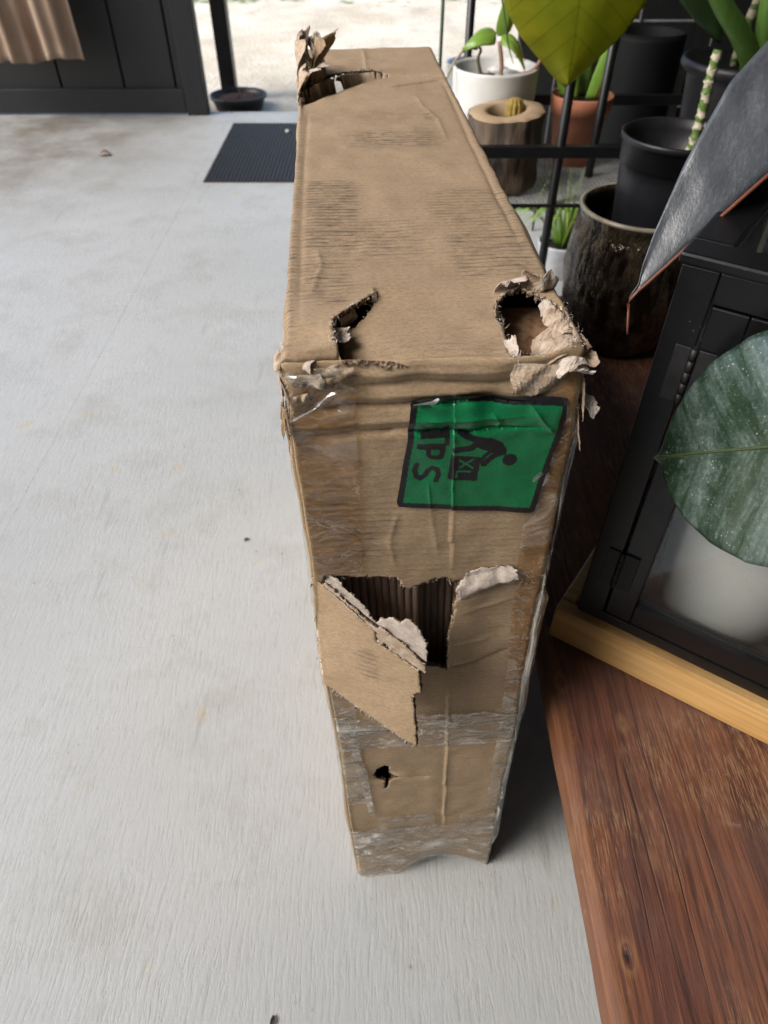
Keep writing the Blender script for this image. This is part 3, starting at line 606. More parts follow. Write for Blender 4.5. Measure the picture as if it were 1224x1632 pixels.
# clear packing tape
def tape_mat(name, tint, cloud, rough=.16, lo=.45, hi=.75, stretch=(1, 1, 1), ln=1.):
    m = Mat(name); uv = m.uv(); nt = m.nt
    tr = m.n('ShaderNodeBsdfTransparent'); tr.inputs[0].default_value = (*tint, 1)
    gl = m.n('ShaderNodeBsdfGlossy'); gl.inputs['Roughness'].default_value = rough
    df = m.n('ShaderNodeBsdfDiffuse'); df.inputs[0].default_value = (.88, .87, .80, 1)
    q = m.scale(uv, stretch); nz = m.noise(q, 9, 3, .5, 1.8); wr = m.noise(q, 24, 2, .5, 1.2)
    def lines(v, w): return m.math('MULTIPLY', m.smooth(m.math('ABSOLUTE', m.math('SUBTRACT', v, .5)), w, w * .3), m.ramp(m.noise(q, 17, 2), [(.45, 0), (.6, 1)]))
    bmp = m.bump(m.math('ADD', m.math('MULTIPLY', nz, 5.0), m.math('MULTIPLY', wr, 2.5)), .6, .0050)
    for x in (gl, df): m.put(x.inputs['Normal'], bmp)
    fr = m.refl(bmp, .10)
    m1 = m.n('ShaderNodeMixShader'); m.put(m1.inputs[0], m.math('MULTIPLY', m.math('MAXIMUM', m.math('MULTIPLY', m.ramp(nz, [(lo, 0), (hi, 1)]), .75), m.math('MULTIPLY', m.math('MAXIMUM', lines(wr, .018), lines(m.noise(q, 13, 1, .5, 2.5), .010)), ln)), cloud)); m.put(m1.inputs[1], tr.outputs[0]); m.put(m1.inputs[2], df.outputs[0])  # cloudy film; its white patches and lines also paint in wrinkle highlights
    m2 = m.n('ShaderNodeMixShader'); m.put(m2.inputs[0], fr); m.put(m2.inputs[1], m1.outputs[0]); m.put(m2.inputs[2], gl.outputs[0])
    m.put(m.out.inputs['Surface'], m2.outputs[0]); return m.m
MT_brown = tape_mat('clear_tape_aged', (.93, .83, .69), .34, .10, .58, .74, (1, 1.4, 1), .5)
MT_clear = tape_mat('clear_tape', (.97, .93, .85), .45, .10, .52, .76, (1, 1.6, 1))
MT_band = tape_mat('clear_tape_wrinkled', (.97, .94, .88), .66, .10, .47, .70, (1, 2.0, 1))
MT_fin = tape_mat('clear_tape_fold', (.88, .86, .78), .55, .12, .44, .66, (2, .35, 1))
def tape(s0, s1, t0, t1, mat, k, rag=.0, wr=.0010, off=.0012, keep=None):
    return sheet('tape_strip', (s0, s1, t0, t1), .0022, front_pt, mat, BOX, keep=keep, rag=rag, thick=0, seed=20 + k, off=off, offn=lambda s, t: wr * (1 + vn(np.c_[s, t, s * 0], 45, k) + .5 * np.abs(vn(np.c_[s, t, s * 0], 110, k + 3))))
tape(-W / 2, -.064, .829, 1.052, MT_brown, 1, keep=[(-.1175, .829), (-.068, .829), (-.0625, .99), (-.062, 1.045), (-.08, 1.048), (-.1175, 1.05)])
tape(.0855, W / 2, .60, 1.05, MT_brown, 2, keep=[(.0855, .83), (.0845, .90), (.09, 1.05), (.1175, 1.05), (.1175, .60), (.095, .60), (.094, .66)])
tape(-W / 2, -.088, .30, .64, MT_clear, 3)
tape(.095, W / 2, .24, .60, MT_clear, 4)
tape(-W / 2, W / 2, .465, .565, MT_band, 5, rag=.002, wr=.0022, keep=[(-.12, .47), (-.04, .478), (.02, .470), (.12, .468), (.12, .562), (.06, .552), (-.02, .556), (-.07, .548), (-.12, .56)])
tape(-W / 2, W / 2, .0, .205, MT_band, 6, wr=.0022, off=.002)
tape(-.071, .0165, .19, .253, MT_clear, 7, off=.003)
tape(.056, W / 2, .19, .242, MT_clear, 8, off=.003)
tape(-.10, -.075, .25, .53, MT_band, 9, off=.002, keep=[(-.112, .53), (-.098, .53), (-.082, .40), (-.076, .25), (-.083, .25), (-.094, .38)])
def scrap_tape(pts, w, mat, k):      # narrow curled ribbon of loose tape through local points
    P = [Vector((p[0] + KX * p[2], p[1], p[2])) for p in pts]; V = []; UV = []; n = 6; Q = []
    for i in range(len(P) - 1):
        for j in range(6): Q.append(P[i].lerp(P[i + 1], j / 6))
    Q.append(P[-1]); r = random.Random(k)
    for i, q in enumerate(Q):
        d = (Q[min(i + 1, len(Q) - 1)] - Q[max(i - 1, 0)]).normalized(); nn = Vector((0, -1, .4)).normalized(); sd_ = d.cross(nn).normalized()
        ww = w * (.55 + .45 * math.sin(math.pi * i / (len(Q) - 1))) * (1 + .25 * r.uniform(-1, 1))
        for u in (-.5, -.1, .3, .5): V.append(q + sd_ * ww * u + nn * (.004 * math.cos(u * 3) + .0015 * r.uniform(-1, 1))); UV.append((u * w, i * .005))
    F = [(i * 4 + j, i * 4 + j + 1, i * 4 + j + 5, i * 4 + j + 4) for i in range(len(Q) - 1) for j in range(3)]
    return mesh('loose_tape', V, F, mat, BOX, True, uv=UV)
scrap_tape([(-.112, -.008, 1.060), (-.095, -.012, 1.062), (-.075, -.010, 1.060), (-.060, -.008, 1.046)], .010, MT_fin, 1)
scrap_tape([(-.112, -.006, 1.018), (-.095, -.009, 1.030), (-.078, -.010, 1.044), (-.062, -.008, 1.048)], .005, MT_fin, 2)
def fin(sg, t0, t1, w, k):           # folded tape standing off the vertical edge
    nt, nu = 170, 5; V = []; UV = []
    for j in range(nt + 1):
        t = t0 + (t1 - t0) * j / nt; p = front_pt(np.array([sg * (W / 2 - .0008)]), np.array([t]), 0)[0]
        q = np.array([[0, 0, t]]); ww = w * (.6 + .35 * vn(q, 6, k)[0] + .10 * vn(q, 22, k + 1)[0]) * min(1, (t - t0) / .03, (t1 - t) / .03)
        for i in range(nu + 1):
            u = i / nu; V.append(p + np.array([sg * (.0005 + ww * u), -.001 - .0025 * vn(q, 12, k + 2)[0] * u - .003 * math.sin(u * 3), 0])); UV.append((u * .02, t))
    F = [(j * (nu + 1) + i, j * (nu + 1) + i + 1, (j + 1) * (nu + 1) + i + 1, (j + 1) * (nu + 1) + i) for j in range(nt) for i in range(nu)]
    return mesh('tape_fold', V, F, MT_fin, BOX, True, uv=UV)
fin(1, .10, 1.02, .011, 3); fin(-1, .06, 1.0, .008, 8); fin(1, .26, .80, .014, 14)

# green sticker, printed black
def sticker():
    mm = 1000.
    outer = [(-19.0, 1028.9), (2.1, 1035.9), (104.3, 1028.0), (107.0, 1001.7), (100.6, 972.9), (93.5, 904.3), (89.4, 902.2), (-30.1, 917.5), (-31.7, 923.6), (-25.3, 971.2), (-21.7, 1003.4)]
    inner = [(-13.6, 1024.3), (1.6, 1030.2), (81.5, 1022.1), (100.4, 1021.2), (100.1, 1000.5), (97.3, 983.0), (88.7, 908.5), (-25.9, 922.3), (-20.0, 972.6), (-15.4, 1013.9)]
    curl = [(-19.6, 1029.7), (2.3, 1036.2), (-2.6, 1028.2), (-8.7, 1024.8), (-13.6, 1024.6), (-17.8, 1026.7)]
    polys = [[(-12.3, 999.8), (-12.3, 993.2), (8.1, 992.1), (7.9, 998.8)], [(7.5, 1005.9), (8.1, 984.4), (12.4, 984.1), (12.5, 1005.6)],
             [(29.9, 990.5), (45.3, 991.3), (56.1, 985.1), (61.0, 976.6), (60.5, 971.6), (54.5, 972.0), (43.6, 977.5), (36.9, 980.4)], [(14.4, 974.1), (40.2, 970.2), (38.5, 943.7), (12.0, 947.5)]]
    Pp = [(-14.8, 988.0), (9.8, 986.7), (8.9, 973.6), (6.1, 969.9), (-3.7, 970.9), (-7.0, 974.4), (-7.3, 980.6), (-15.1, 982.0)]
    Ph = [(-3.5, 981.0), (4.8, 980.0), (4.4, 975.8), (2.1, 974.6), (-2.1, 975.2), (-3.4, 976.9)]
    strokes = [([(2.6, 946.8), (4.5, 953.2), (2.9, 959.1), (-1.4, 961.1), (-4.9, 958.1), (-7.1, 952.7), (-10.9, 949.4), (-14.6, 951.7), (-16.2, 957.9), (-14.6, 964.7)], 4.6), ([(21.2, 998.4), (29.8, 992.1), (40.3, 988.4)], 6.2), ([(18.2, 979.6), (30.4, 980.7), (39.0, 989.2)], 6.6), ([(57.6, 975.1), (49.4, 970.5), (43.1, 962.7)], 5.6), ([(46.4, 975.7), (41.6, 969.3), (39.8, 965.1)], 3.4)]
    green_s = [([(21.9, 967.8), (33.6, 958.6)], 2.0), ([(22.2, 960.1), (33.1, 968.0)], 2.0), ([(31.8, 954.7), (20.0, 956.4), (19.7, 949.7)], 2.0)]
    def near(s, t, pts, w):
        d = np.full_like(s, 1e9)
        for a, b in zip(pts[:-1], pts[1:]): d = np.minimum(d, seg_d(s, t, *a, *b)[0])
        return d < w / 2
    def fm(uv):
        s, t = uv[:, 0] * mm, uv[:, 1] * mm
        blk = sdf(s, t, inner) > 0
        for p in polys: blk |= sdf(s, t, p) < 0
        blk |= (sdf(s, t, Pp) < 0) & (sdf(s, t, Ph) > 0)
        for p, w in strokes: blk |= near(s, t, p, w)
        blk |= np.hypot(s - 64, t - 966.4) < 6.2
        for p, w in green_s: blk &= ~near(s, t, p, w)
        return blk.astype(np.int32)
    def vinyl(name, c, r):
        m = Mat(name); uv = m.uv(); n1 = m.noise(uv, 60, 4, .6); n2 = m.noise(uv, 9, 3)
        cc = m.mix(m.math('MULTIPLY', m.ramp(m.noise(uv, 240, 3, .7), [(.60, 0), (.8, 1)]), .12), c, (.25, .3, .25))
        return m.set(color=cc, rough=m.math('ADD', r, m.math('MULTIPLY', n1, .15)), normal=m.bump(m.math('ADD', n1, m.math('MULTIPLY', n2, 2)), .28, .002), spec=.5)
    mats = [vinyl('green_vinyl', (.005, .165, .056), .20), vinyl('black_print', (.010, .010, .011), .28), simple('white_backing', (.70, .70, .72), .5)]
    o = [(a / mm, b / mm) for a, b in outer]
    st = sheet('sticker', (-.034, .109, .900, 1.038), .0007, front_pt, mats, BOX, keep=o, rag=0, thick=0, off=.0030, seed=40, facemat=fm,
               offn=lambda s, t: .0004 * vn(np.c_[s, t, s * 0], 55, 4) + .0014 * np.clip((t - .985) / .02, 0, 1) * (vn(np.c_[s, t, s * 0], 75, 6) + np.abs(vn(np.c_[s, t, s * 0], 40, 9))))
    st['label'] = 'green sticker with black border, bending figure and the letters TPS and XL'
    c = [(a / mm, b / mm) for a, b in curl]
    sheet('sticker_curl', (-.021, .004, 1.022, 1.038), .0007, front_pt, mats[2], BOX, keep=c, rag=0, thick=0, off=.0050, seed=41, offn=lambda s, t: .003 * np.sin(np.clip((t - 1.0245) / .012, 0, 1) * 3))
sticker()

# ------------------------------------------------------------------ GLASS CABINET on the bench
M_pine = None
def pine():
    m = Mat('honey_pine'); o = m.obj(); w = m.noise(m.scale(o, (1.2, 26, 26)), 1, 4, .6, .5); f2 = m.noise(m.scale(o, (6, 190, 190)), 1, 3)
    c = m.ramp(w, [(.3, (.46, .24, .07)), (.5, (.66, .40, .15)), (.7, (.76, .52, .24))]); c = m.mix(m.math('MULTIPLY', m.ramp(f2, [(.35, 1), (.55, 0)]), .25), c, (.22, .09, .025))
    top = m.smooth(m.sep(o)[2], .058, .0625); d = m.noise(o, 20, 5, .7); c = m.mix(m.math('MULTIPLY', m.math('MULTIPLY', top, m.ramp(d, [(.35, .35), (.7, 1)])), .55), c, (.20, .145, .085))
    return m.set(color=c, rough=.42, normal=m.bump(m.math('ADD', w, f2), .2, .001))
M_pine = pine()
def glass_mat():
    m = Mat('dusty_glass'); o = m.obj()
    tr = m.n('ShaderNodeBsdfTransparent'); tr.inputs[0].default_value = (.96, .975, .97, 1); gl = m.n('ShaderNodeBsdfGlossy'); gl.inputs['Roughness'].default_value = .02; gl.inputs[0].default_value = (.9, .95, 1, 1)
    fr = m.refl(None, .045); df = m.n('ShaderNodeBsdfDiffuse'); df.inputs[0].default_value = (.5, .5, .48, 1)
    sp = m.ramp(m.voro(o, 230), [(.0, 1), (.10, 1), (.16, 0)]); spm = m.ramp(m.noise(o, 30, 3, .7), [(.52, 0), (.62, 1)])
    m1 = m.n('ShaderNodeMixShader'); m.put(m1.inputs[0], m.math('ADD', m.math('MULTIPLY', m.math('MULTIPLY', sp, spm), .30), m.math('MULTIPLY', m.noise(o, 6, 4), .02))); m.put(m1.inputs[1], tr.outputs[0]); m.put(m1.inputs[2], df.outputs[0])
    m2 = m.n('ShaderNodeMixShader'); m.put(m2.inputs[0], fr); m.put(m2.inputs[1], m1.outputs[0]); m.put(m2.inputs[2], gl.outputs[0]); m.put(m.out.inputs[0], m2.outputs[0]); return m.m
M_glass = glass_mat()
def enamel():
    m = Mat('dusty_black_enamel'); o = m.obj(); n1 = m.noise(o, 60, 4, .7); sp = m.ramp(m.voro(o, 170), [(.0, 1), (.07, 1), (.11, 0)]); k = m.ramp(m.noise(o, 25, 3), [(.58, 0), (.64, 1)])
    c = m.mix(m.math('MULTIPLY', m.math('MULTIPLY', sp, k), .5), m.mix(n1, (.0035, .0035, .004), (.008, .008, .0092)), (.35, .33, .30))
    return m.set(color=c, rough=m.math('ADD', .24, m.math('MULTIPLY', n1, .2)), normal=m.bump(n1, .08, .001))
M_enamel = enamel()
M_hinge = simple('black_hinge_metal', (.018, .018, .019), .55, .3, 60, .2)
def cabinet():
    ang = math.atan2(-.567, .824)
    root = empty('display_cabinet', (.2414, .616, .5025), ang, 'black framed glass cabinet on a honey pine base, corner facing the box', 'cabinet')
    # local: x along the front, y to the back, z up; base 0..0.066
    WD, DP = .62, .34
    base = box('wooden_base', (0, 0, 0), (WD, .022, .064), M_pine, root, .003)
    box('wooden_base', (0, .0225, 0), (.022, DP, .063), M_pine, root, .003)
    box('wooden_base', (WD - .022, .0225, 0), (WD, DP, .063), M_pine, root, .003)
    box('wooden_base', (.0225, .0225, .002), (WD - .0225, DP, .060), M_pine, root, .002)
    z0, z1 = .0665, .568; x0, x1, y0, y1 = .026, WD - .026, .012, DP - .012
    box('bottom_frame', (x0, y0, z0), (x1, y0 + .022, z0 + .018), M_enamel, root, .0015)
    box('floor_panel', (x0 + .002, y0 + .0225, z0), (x1 - .002, y1, z0 + .008), simple('dusty_black_tray', (.014, .013, .012), .7, .6, 60, .5), root, .001)
    box('corner_post', (x0, y0, z0 + .0185), (x0 + .034, y0 + .022, z1), M_enamel, root, .0015)
    box('corner_post', (x1 - .034, y0, z0 + .0185), (x1, y0 + .022, z1), M_enamel, root, .0015)
    box('corner_post', (x0, y1 - .022, z0 + .0085), (x0 + .022, y1, z1), M_enamel, root, .0015)
    box('corner_post', (x1 - .022, y1 - .022, z0 + .0085), (x1, y1, z1), M_enamel, root, .0015)
    box('top_rail', (x0 + .0345, y0, z1 - .030), (x1 - .0345, y0 + .022, z1), M_enamel, root, .0015)
    box('top_frame', (x0 - .004, y0 - .004, z1 + .0005), (x1 + .004, y0 + .034, z1 + .012), M_enamel, root, .003)
    box('top_frame', (x0 - .004, y1 - .034, z1 + .0005), (x1 + .004, y1 + .004, z1 + .012), M_enamel, root, .003)
    for q0, q1 in ((x0 - .004, x0 + .034), (x1 - .034, x1 + .004)): box('top_frame', (q0, y0 + .0345, z1 + .0005), (q1, y1 - .0345, z1 + .0115), M_enamel, root, .003)
    box('top_pane', (x0 + .0345, y0 + .0345, z1 + .003), (x1 - .0345, y1 - .0345, z1 + .007), M_glass, root, 0)
    box('back_pane', (x0 + .0225, y1 - .006, z0 + .0085), (x1 - .0225, y1 - .002, z1 - .001), M_glass, root, 0)
    for x in (x0 + .004, x1 - .008):
        box('side_pane', (x, y0 + .0225, z0 + .0085), (x + .004, y1 - .0225, z1 - .001), M_glass, root, 0)
    dx0, dx1, dz0, dz1 = x0 + .0365, x1 - .0365, z0 + .0205, z1 - .0325
    door = box('door', (dx0, y0 + .001, dz0), (dx0 + .034, y0 + .019, dz1), M_enamel, root, .0015)
    box('door_stile', (dx1 - .034, y0 + .001, dz0), (dx1, y0 + .019, dz1), M_enamel, door, .0015)
    box('door_rail', (dx0 + .0345, y0 + .001, dz0), (dx1 - .0345, y0 + .019, dz0 + .034), M_enamel, door, .0015)
    box('door_rail', (dx0 + .0345, y0 + .001, dz1 - .034), (dx1 - .0345, y0 + .019, dz1), M_enamel, door, .0015)
    box('pane', (dx0 + .0345, y0 + .009, dz0 + .0345), (dx1 - .0345, y0 + .012, dz1 - .0345), M_glass, door, 0)
    for hz in (dz0 + .055, dz1 - .105):
        h = box('hinge', (dx0 - .020, y0 - .0022, hz), (dx0 - .0045, y0 - .0001, hz + .062), M_hinge, door, .0007)
        box('hinge_leaf', (dx0 + .0025, y0 - .0022, hz), (dx0 + .020, y0 - .0001, hz + .062), M_hinge, door, .0007)
        for q in range(5): tube('knuckle', [(dx0 - .001, y0 - .003, hz + .0126 * q), (dx0 - .001, y0 - .003, hz + .0126 * q + .0116)], .0033, M_hinge, door, 10)
    return root
cabinet()
def white_pot_in():
    c = np.array([.2414, .616]) + .190 * np.array([.824, -.567]) + .140 * np.array([.567, .824])
    m = simple('matt_white_glaze', (.74, .75, .72), .45, .08, 6, .08)
    o = lathe('white_planter', [(.082, 0), (.089, .004), (.105, .15), (.112, .20), (.112, .204), (.106, .204), (.100, .19), (.02, .185)], m, None, 56, (0, 0, 0))
    o.location = (c[0], c[1], .578); tag(o, 'plain white round planter standing inside the black glass cabinet', 'planter')
white_pot_in()

# ------------------------------------------------------------------ leaves
def leaf_mesh(name, base, tip, sl, sr, hw, mat, parent, prof, nv=48, nw=10, arch=0., cup=0., wavy=0., thick=.0012, edge=None, up=None, seed=0):
    base, tip, sl, sr = (np.array(v, float) for v in (base, tip, sl, sr)); sl /= np.linalg.norm(sl); sr /= np.linalg.norm(sr); A_ = tip - base; Ln = np.linalg.norm(A_)
    up = np.cross(A_, sl - sr) if up is None else np.array(up, float); up = up / np.linalg.norm(up)
    V = []; UV = []; N = 2 * nw + 1
    for j in range(nv + 1):
        v = j / nv; h = hw * np.interp(v, *zip(*prof)); M0 = base + A_ * v + up * arch * math.sin(math.pi * v)
        for i in range(-nw, nw + 1):
            w = abs(i) / nw; sd_ = sl if i < 0 else sr
            q = np.array([[v * 3, i / nw, seed]]); un = wavy * vn(q, 2.6, seed)[0] * w
            rib = -.0010 * (1 if i == 0 else 0) + .0006 * math.sin((v * 26 - w * 2.5) * 2) * w * (hw > .03)
            V.append(M0 + sd_ * h * w + up * (cup * w * w + un + rib)); UV.append((i / nw * h, v * Ln))
    F = [(j * N + i, j * N + i + 1, (j + 1) * N + i + 1, (j + 1) * N + i) for j in range(nv) for i in range(N - 1)]
    mats = mat if isinstance(mat, list) else [mat]; mi = [0] * len(F)
    if edge: 
        mi = [1 if (i in (0, N - 2) and edge == 'rim') else 0 for j in range(nv) for i in range(N - 1)]
    o = mesh(name, V, F, mats, parent, True, mi, UV)
    s = o.modifiers.new('thick', 'SOLIDIFY'); s.thickness = thick; s.offset = 0
    return o
OVAL = [(0, .04), (.03, .22), (.1, .5), (.22, .80), (.36, .96), (.5, 1.), (.64, .95), (.78, .79), (.88, .57), (.94, .37), (.965, .20), (.975, .075), (.985, .05), (1, .0)]
def ficus_mat():
    m = Mat('dusty_sheen_rubber_leaf'); uv = m.uv(); x, y, _ = m.sep(uv)
    ax = m.math('ABSOLUTE', x); q = m.n('ShaderNodeCombineXYZ'); m.put(q.inputs[0], m.math('ADD', y, m.math('MULTIPLY', ax, -.55))); m.put(q.inputs[1], ax)
    vein = m.noise(m.scale(q.outputs[0], (42, 7, 1)), 1, 5, .7); mott = m.noise(uv, 22, 5, .65); fine = m.noise(uv, 260, 3, .75)
    du = m.math('MULTIPLY', m.ramp(vein, [(.42, 0), (.62, 1)]), m.ramp(mott, [(.34, 0), (.54, 1)])); du = m.math('MULTIPLY', du, m.ramp(fine, [(.3, .45), (.6, 1)]))
    c = m.mix(m.ramp(mott, [(.3, 0), (.7, 1)]), (.010, .028, .014), (.022, .050, .022))
    c = m.mix(m.math('MULTIPLY', du, .40), c, (.28, .36, .35))  # dust streaks, with the leaf's pale sheen also put into their colour
    c = m.mix(m.math('MULTIPLY', m.ramp(fine, [(.56, 0), (.66, 1)]), .16), c, (.32, .38, .34))
    ring = m.ramp(m.voro(uv, 60), [(.22, 0), (.25, 1), (.29, 0)]); rm = m.ramp(m.noise(uv, 26, 2), [(.57, 0), (.63, 1)]); c = m.mix(m.math('MULTIPLY', m.math('MULTIPLY', ring, rm), .35), c, (.38, .44, .38))
    sp = m.ramp(m.voro(uv, 210), [(.0, 1), (.12, 1), (.20, 0)]); sm = m.ramp(m.noise(uv, 18, 3), [(.50, 0), (.60, 1)]); c = m.mix(m.math('MULTIPLY', m.math('MULTIPLY', sp, sm), .55), c, (.42, .46, .40))
    mid = m.smooth(ax, .0022, .0008); c = m.mix(m.math('MULTIPLY', mid, .8), c, (.12, .15, .06))
    return m.set(color=c, rough=m.math('ADD', .20, m.math('MULTIPLY', mott, .25)), normal=m.bump(m.math('ADD', m.math('MULTIPLY', vein, .6), m.math('MULTIPLY', fine, .2)), .35, .0025), spec=.8)
def ficus_dark():
    m = Mat('sky_grey_rubber_leaf'); uv = m.uv(); mott = m.noise(uv, 18, 5, .65); fine = m.noise(uv, 170, 3, .7)
    c = m.mix(m.ramp(mott, [(.3, 0), (.7, 1)]), (.045, .052, .062), (.085, .096, .110)); c = m.mix(m.math('MULTIPLY', m.ramp(fine, [(.5, 0), (.7, 1)]), .2), c, (.24, .26, .28))  # blue-grey of the reflected sky put into the base colour
    return m.set(color=c, rough=m.math('ADD', .22, m.math('MULTIPLY', mott, .25)), normal=m.bump(m.math('ADD', m.math('MULTIPLY', mott, 2.), fine), .22, .002), spec=.7)
M_fic = ficus_mat(); M_fic2 = ficus_dark(); M_under = simple('rubber_leaf_underside', (.030, .026, .020), .6, .3, 20, .1); M_red = simple('red_midrib', (.17, .058, .03), .45, .25, 30, .1)
M_bark = simple('rubber_stem', (.12, .10, .06), .7, .4, 40, .4)
M_soil = simple('dark_soil', (.022, .016, .012), .95, .6, 60, 1., bdist=.015)
def rubber_plant():
    root = empty('rubber_plant', (1.06, .30, 0), 0, 'rubber plant whose dusty dark green leaf and folded grey leaf overhang the glass cabinet', 'plant')
    o = np.array([1.06, .30, 0]); L_ = lambda *p: tuple(np.array(p) - o)
    lathe('pot', [(.12, 0), (.13, .005), (.155, .27), (.168, .275), (.168, .30), (.155, .30), (.15, .28), (.02, .27)], simple('grey_pot', (.25, .25, .25), .6), root, 40)
    tube('stem', [L_(1.06, .30, .26), L_(1.05, .33, .6), L_(1.03, .38, .95), L_(1.0, .45, 1.35), L_(.98, .48, 1.62)], [.016, .014, .012, .010, .007], M_bark, root, 12, sub=5)
    b1, t1, u1 = np.array([.4065, .369, 1.070]), np.array([.268, .540, .9015]), np.array([-.866, -.359, .348])
    lf = leaf_mesh('leaf', L_(*b1), L_(*t1), (0, -.696, -.718), (0, .696, .718), .104, M_fic, root, OVAL, 64, 16, arch=.010, cup=-.010, wavy=.004, up=u1, seed=3)
    lf['label'] = 'dusty dark green leaf with pale streaks'
    tube('midrib', [L_(*(b1 + (t1 - b1) * k + u1 * (.010 * math.sin(math.pi * k) + .0006))) for k in np.linspace(0, .97, 12)], list(np.linspace(.0026, .0007, 12)), simple('leaf_midrib', (.05, .075, .03), .5), root, 8)
    tube('petiole', [L_(*b1), L_(.50, .33, 1.13), L_(.74, .33, 1.15), L_(1.026, .385, 1.00)], .0048, simple('green_petiole', (.09, .13, .04), .5), root, 10, sub=5)
    PR2 = [(0, .05), (.05, .35), (.2, .8), (.4, 1.), (.6, .93), (.78, .64), (.9, .34), (.955, .14), (.965, .045), (1, .02)]
    b, t = np.array([.470, .762, 1.185]), np.array([.2525, .670, 1.006])
    up_ = leaf_mesh('leaf', L_(*b), L_(*t), (0.02, .70, .72), (.10, .72, -.50), .135, [M_fic2], root, PR2, 56, 12, arch=.010, cup=.0, wavy=.004, seed=8, up=(-.3, -.75, .6))
    up_['label'] = 'folded grey leaf with a reddish rib'
    P = [b + (t - b) * k + np.array([-.3, -.75, .6]) / 1.006 * .010 * math.sin(math.pi * k) for k in np.linspace(0, 1, 14)]
    tube('midrib', [L_(*(p + np.array([-.002, -.0065, .003]))) for p in P] + [L_(.2510, .662, .999), L_(.2505, .656, .993), L_(.2500, .650, .986), L_(.2502, .645, .979)], [.0022] * 3 + [.002] * 8 + [.0018, .0017, .0017, .0016, .0015, .0013, .0008], M_red, root, 8, sub=2)
    tube('petiole', [L_(.470, .762, 1.185), L_(.60, .73, 1.26), L_(.80, .60, 1.30), L_(1.003, .445, 1.32)], .0045, M_red, root, 10, sub=5)
    # crown of further leaves on the upper stem, out of frame to the right
    for k, (bz, a) in enumerate(((1.45, 20), (1.55, 120), (1.60, -60), (1.2, -30), (1.1, 60))):
        d = np.array([math.cos(R(a)), math.sin(R(a)), .15]); s_ = np.array([-d[1], d[0], 0]); b0 = np.array([1.0, .45, bz])
        leaf_mesh('leaf', L_(*(b0 + d * .05)), L_(*(b0 + d * .33)), s_, -s_, .085, M_fic, root, OVAL, 24, 6, arch=.03, cup=-.01, seed=20 + k)
rubber_plant()

# ------------------------------------------------------------------ bronze pot with nursery pot and dumb cane
def bronze():
    m = Mat('bronze_glaze'); o = m.obj(); a = m.noise(m.scale(o, (1, 1, .35)), 38, 4, .7); b = m.noise(o, 8, 4)
    mm = m.set(color=m.mix(m.ramp(a, [(.42, 0), (.60, 1)]), (.020, .015, .010), (.16, .125, .085)), rough=m.math('ADD', .06, m.math('MULTIPLY', b, .2)), normal=m.bump(a, 1., .010), spec=.9, metal=.7)
    prof = [(.085, 0), (.098, .003), (.115, .03), (.132, .09), (.140, .15), (.140, .20), (.134, .25), (.126, .278), (.128, .288), (.1305, .296), (.128, .302), (.122, .302), (.118, .292), (.124, .25), (.128, .15), (.105, .03), (.02, .012)]
    fine = []
    for (r0, z0), (r1, z1) in zip(prof[:-1], prof[1:]):
        n = max(1, int(abs(z1 - z0) / .006))
        fine += [(r0 + (r1 - r0) * k / n, z0 + (z1 - z0) * k / n) for k in range(n)]
    fine.append(prof[-1])
    def dp(V):
        rr = np.hypot(V[:, 0], V[:, 1]); k = ((V[:, 2] > .01) & (V[:, 2] < .272) & (rr > np.interp(V[:, 2], [0, .09, .2, .3], [.09, .129, .1375, .126]))).astype(float)
        d = .0045 * np.maximum(0, fbm(V * np.array([1, 1, .45]), 55, 5, 2)) * k
        V[:, :2] *= (1 + d / np.maximum(rr, .01))[:, None]; return V
    root = empty('glazed_pot', (.535, 1.465, .5015), 0, 'dark bronze glazed round pot with pale rim, on the far end of the bench', 'pot')
    lathe('pot_body', fine, mm, root, 120, disp=dp)
    m = simple('pale_rim_glaze', (.30, .27, .20), .3, .3, 20, .1)
    pts = [(.1275 * math.cos(a), .1275 * math.sin(a), .299) for a in np.linspace(0, 2 * math.pi, 97)]; tube('rim', pts, .0048, m, root, 8)
bronze()
M_plast = Mat('black_nursery_plastic'); _o = M_plast.obj(); _n = M_plast.noise(_o, 30, 4, .6)
M_plast = M_plast.set(color=M_plast.mix(_n, (.008, .008, .0105), (.018, .018, .022)), rough=M_plast.math('ADD', .32, M_plast.math('MULTIPLY', _n, .22)), normal=M_plast.bump(_n, .1, .002), spec=.5)
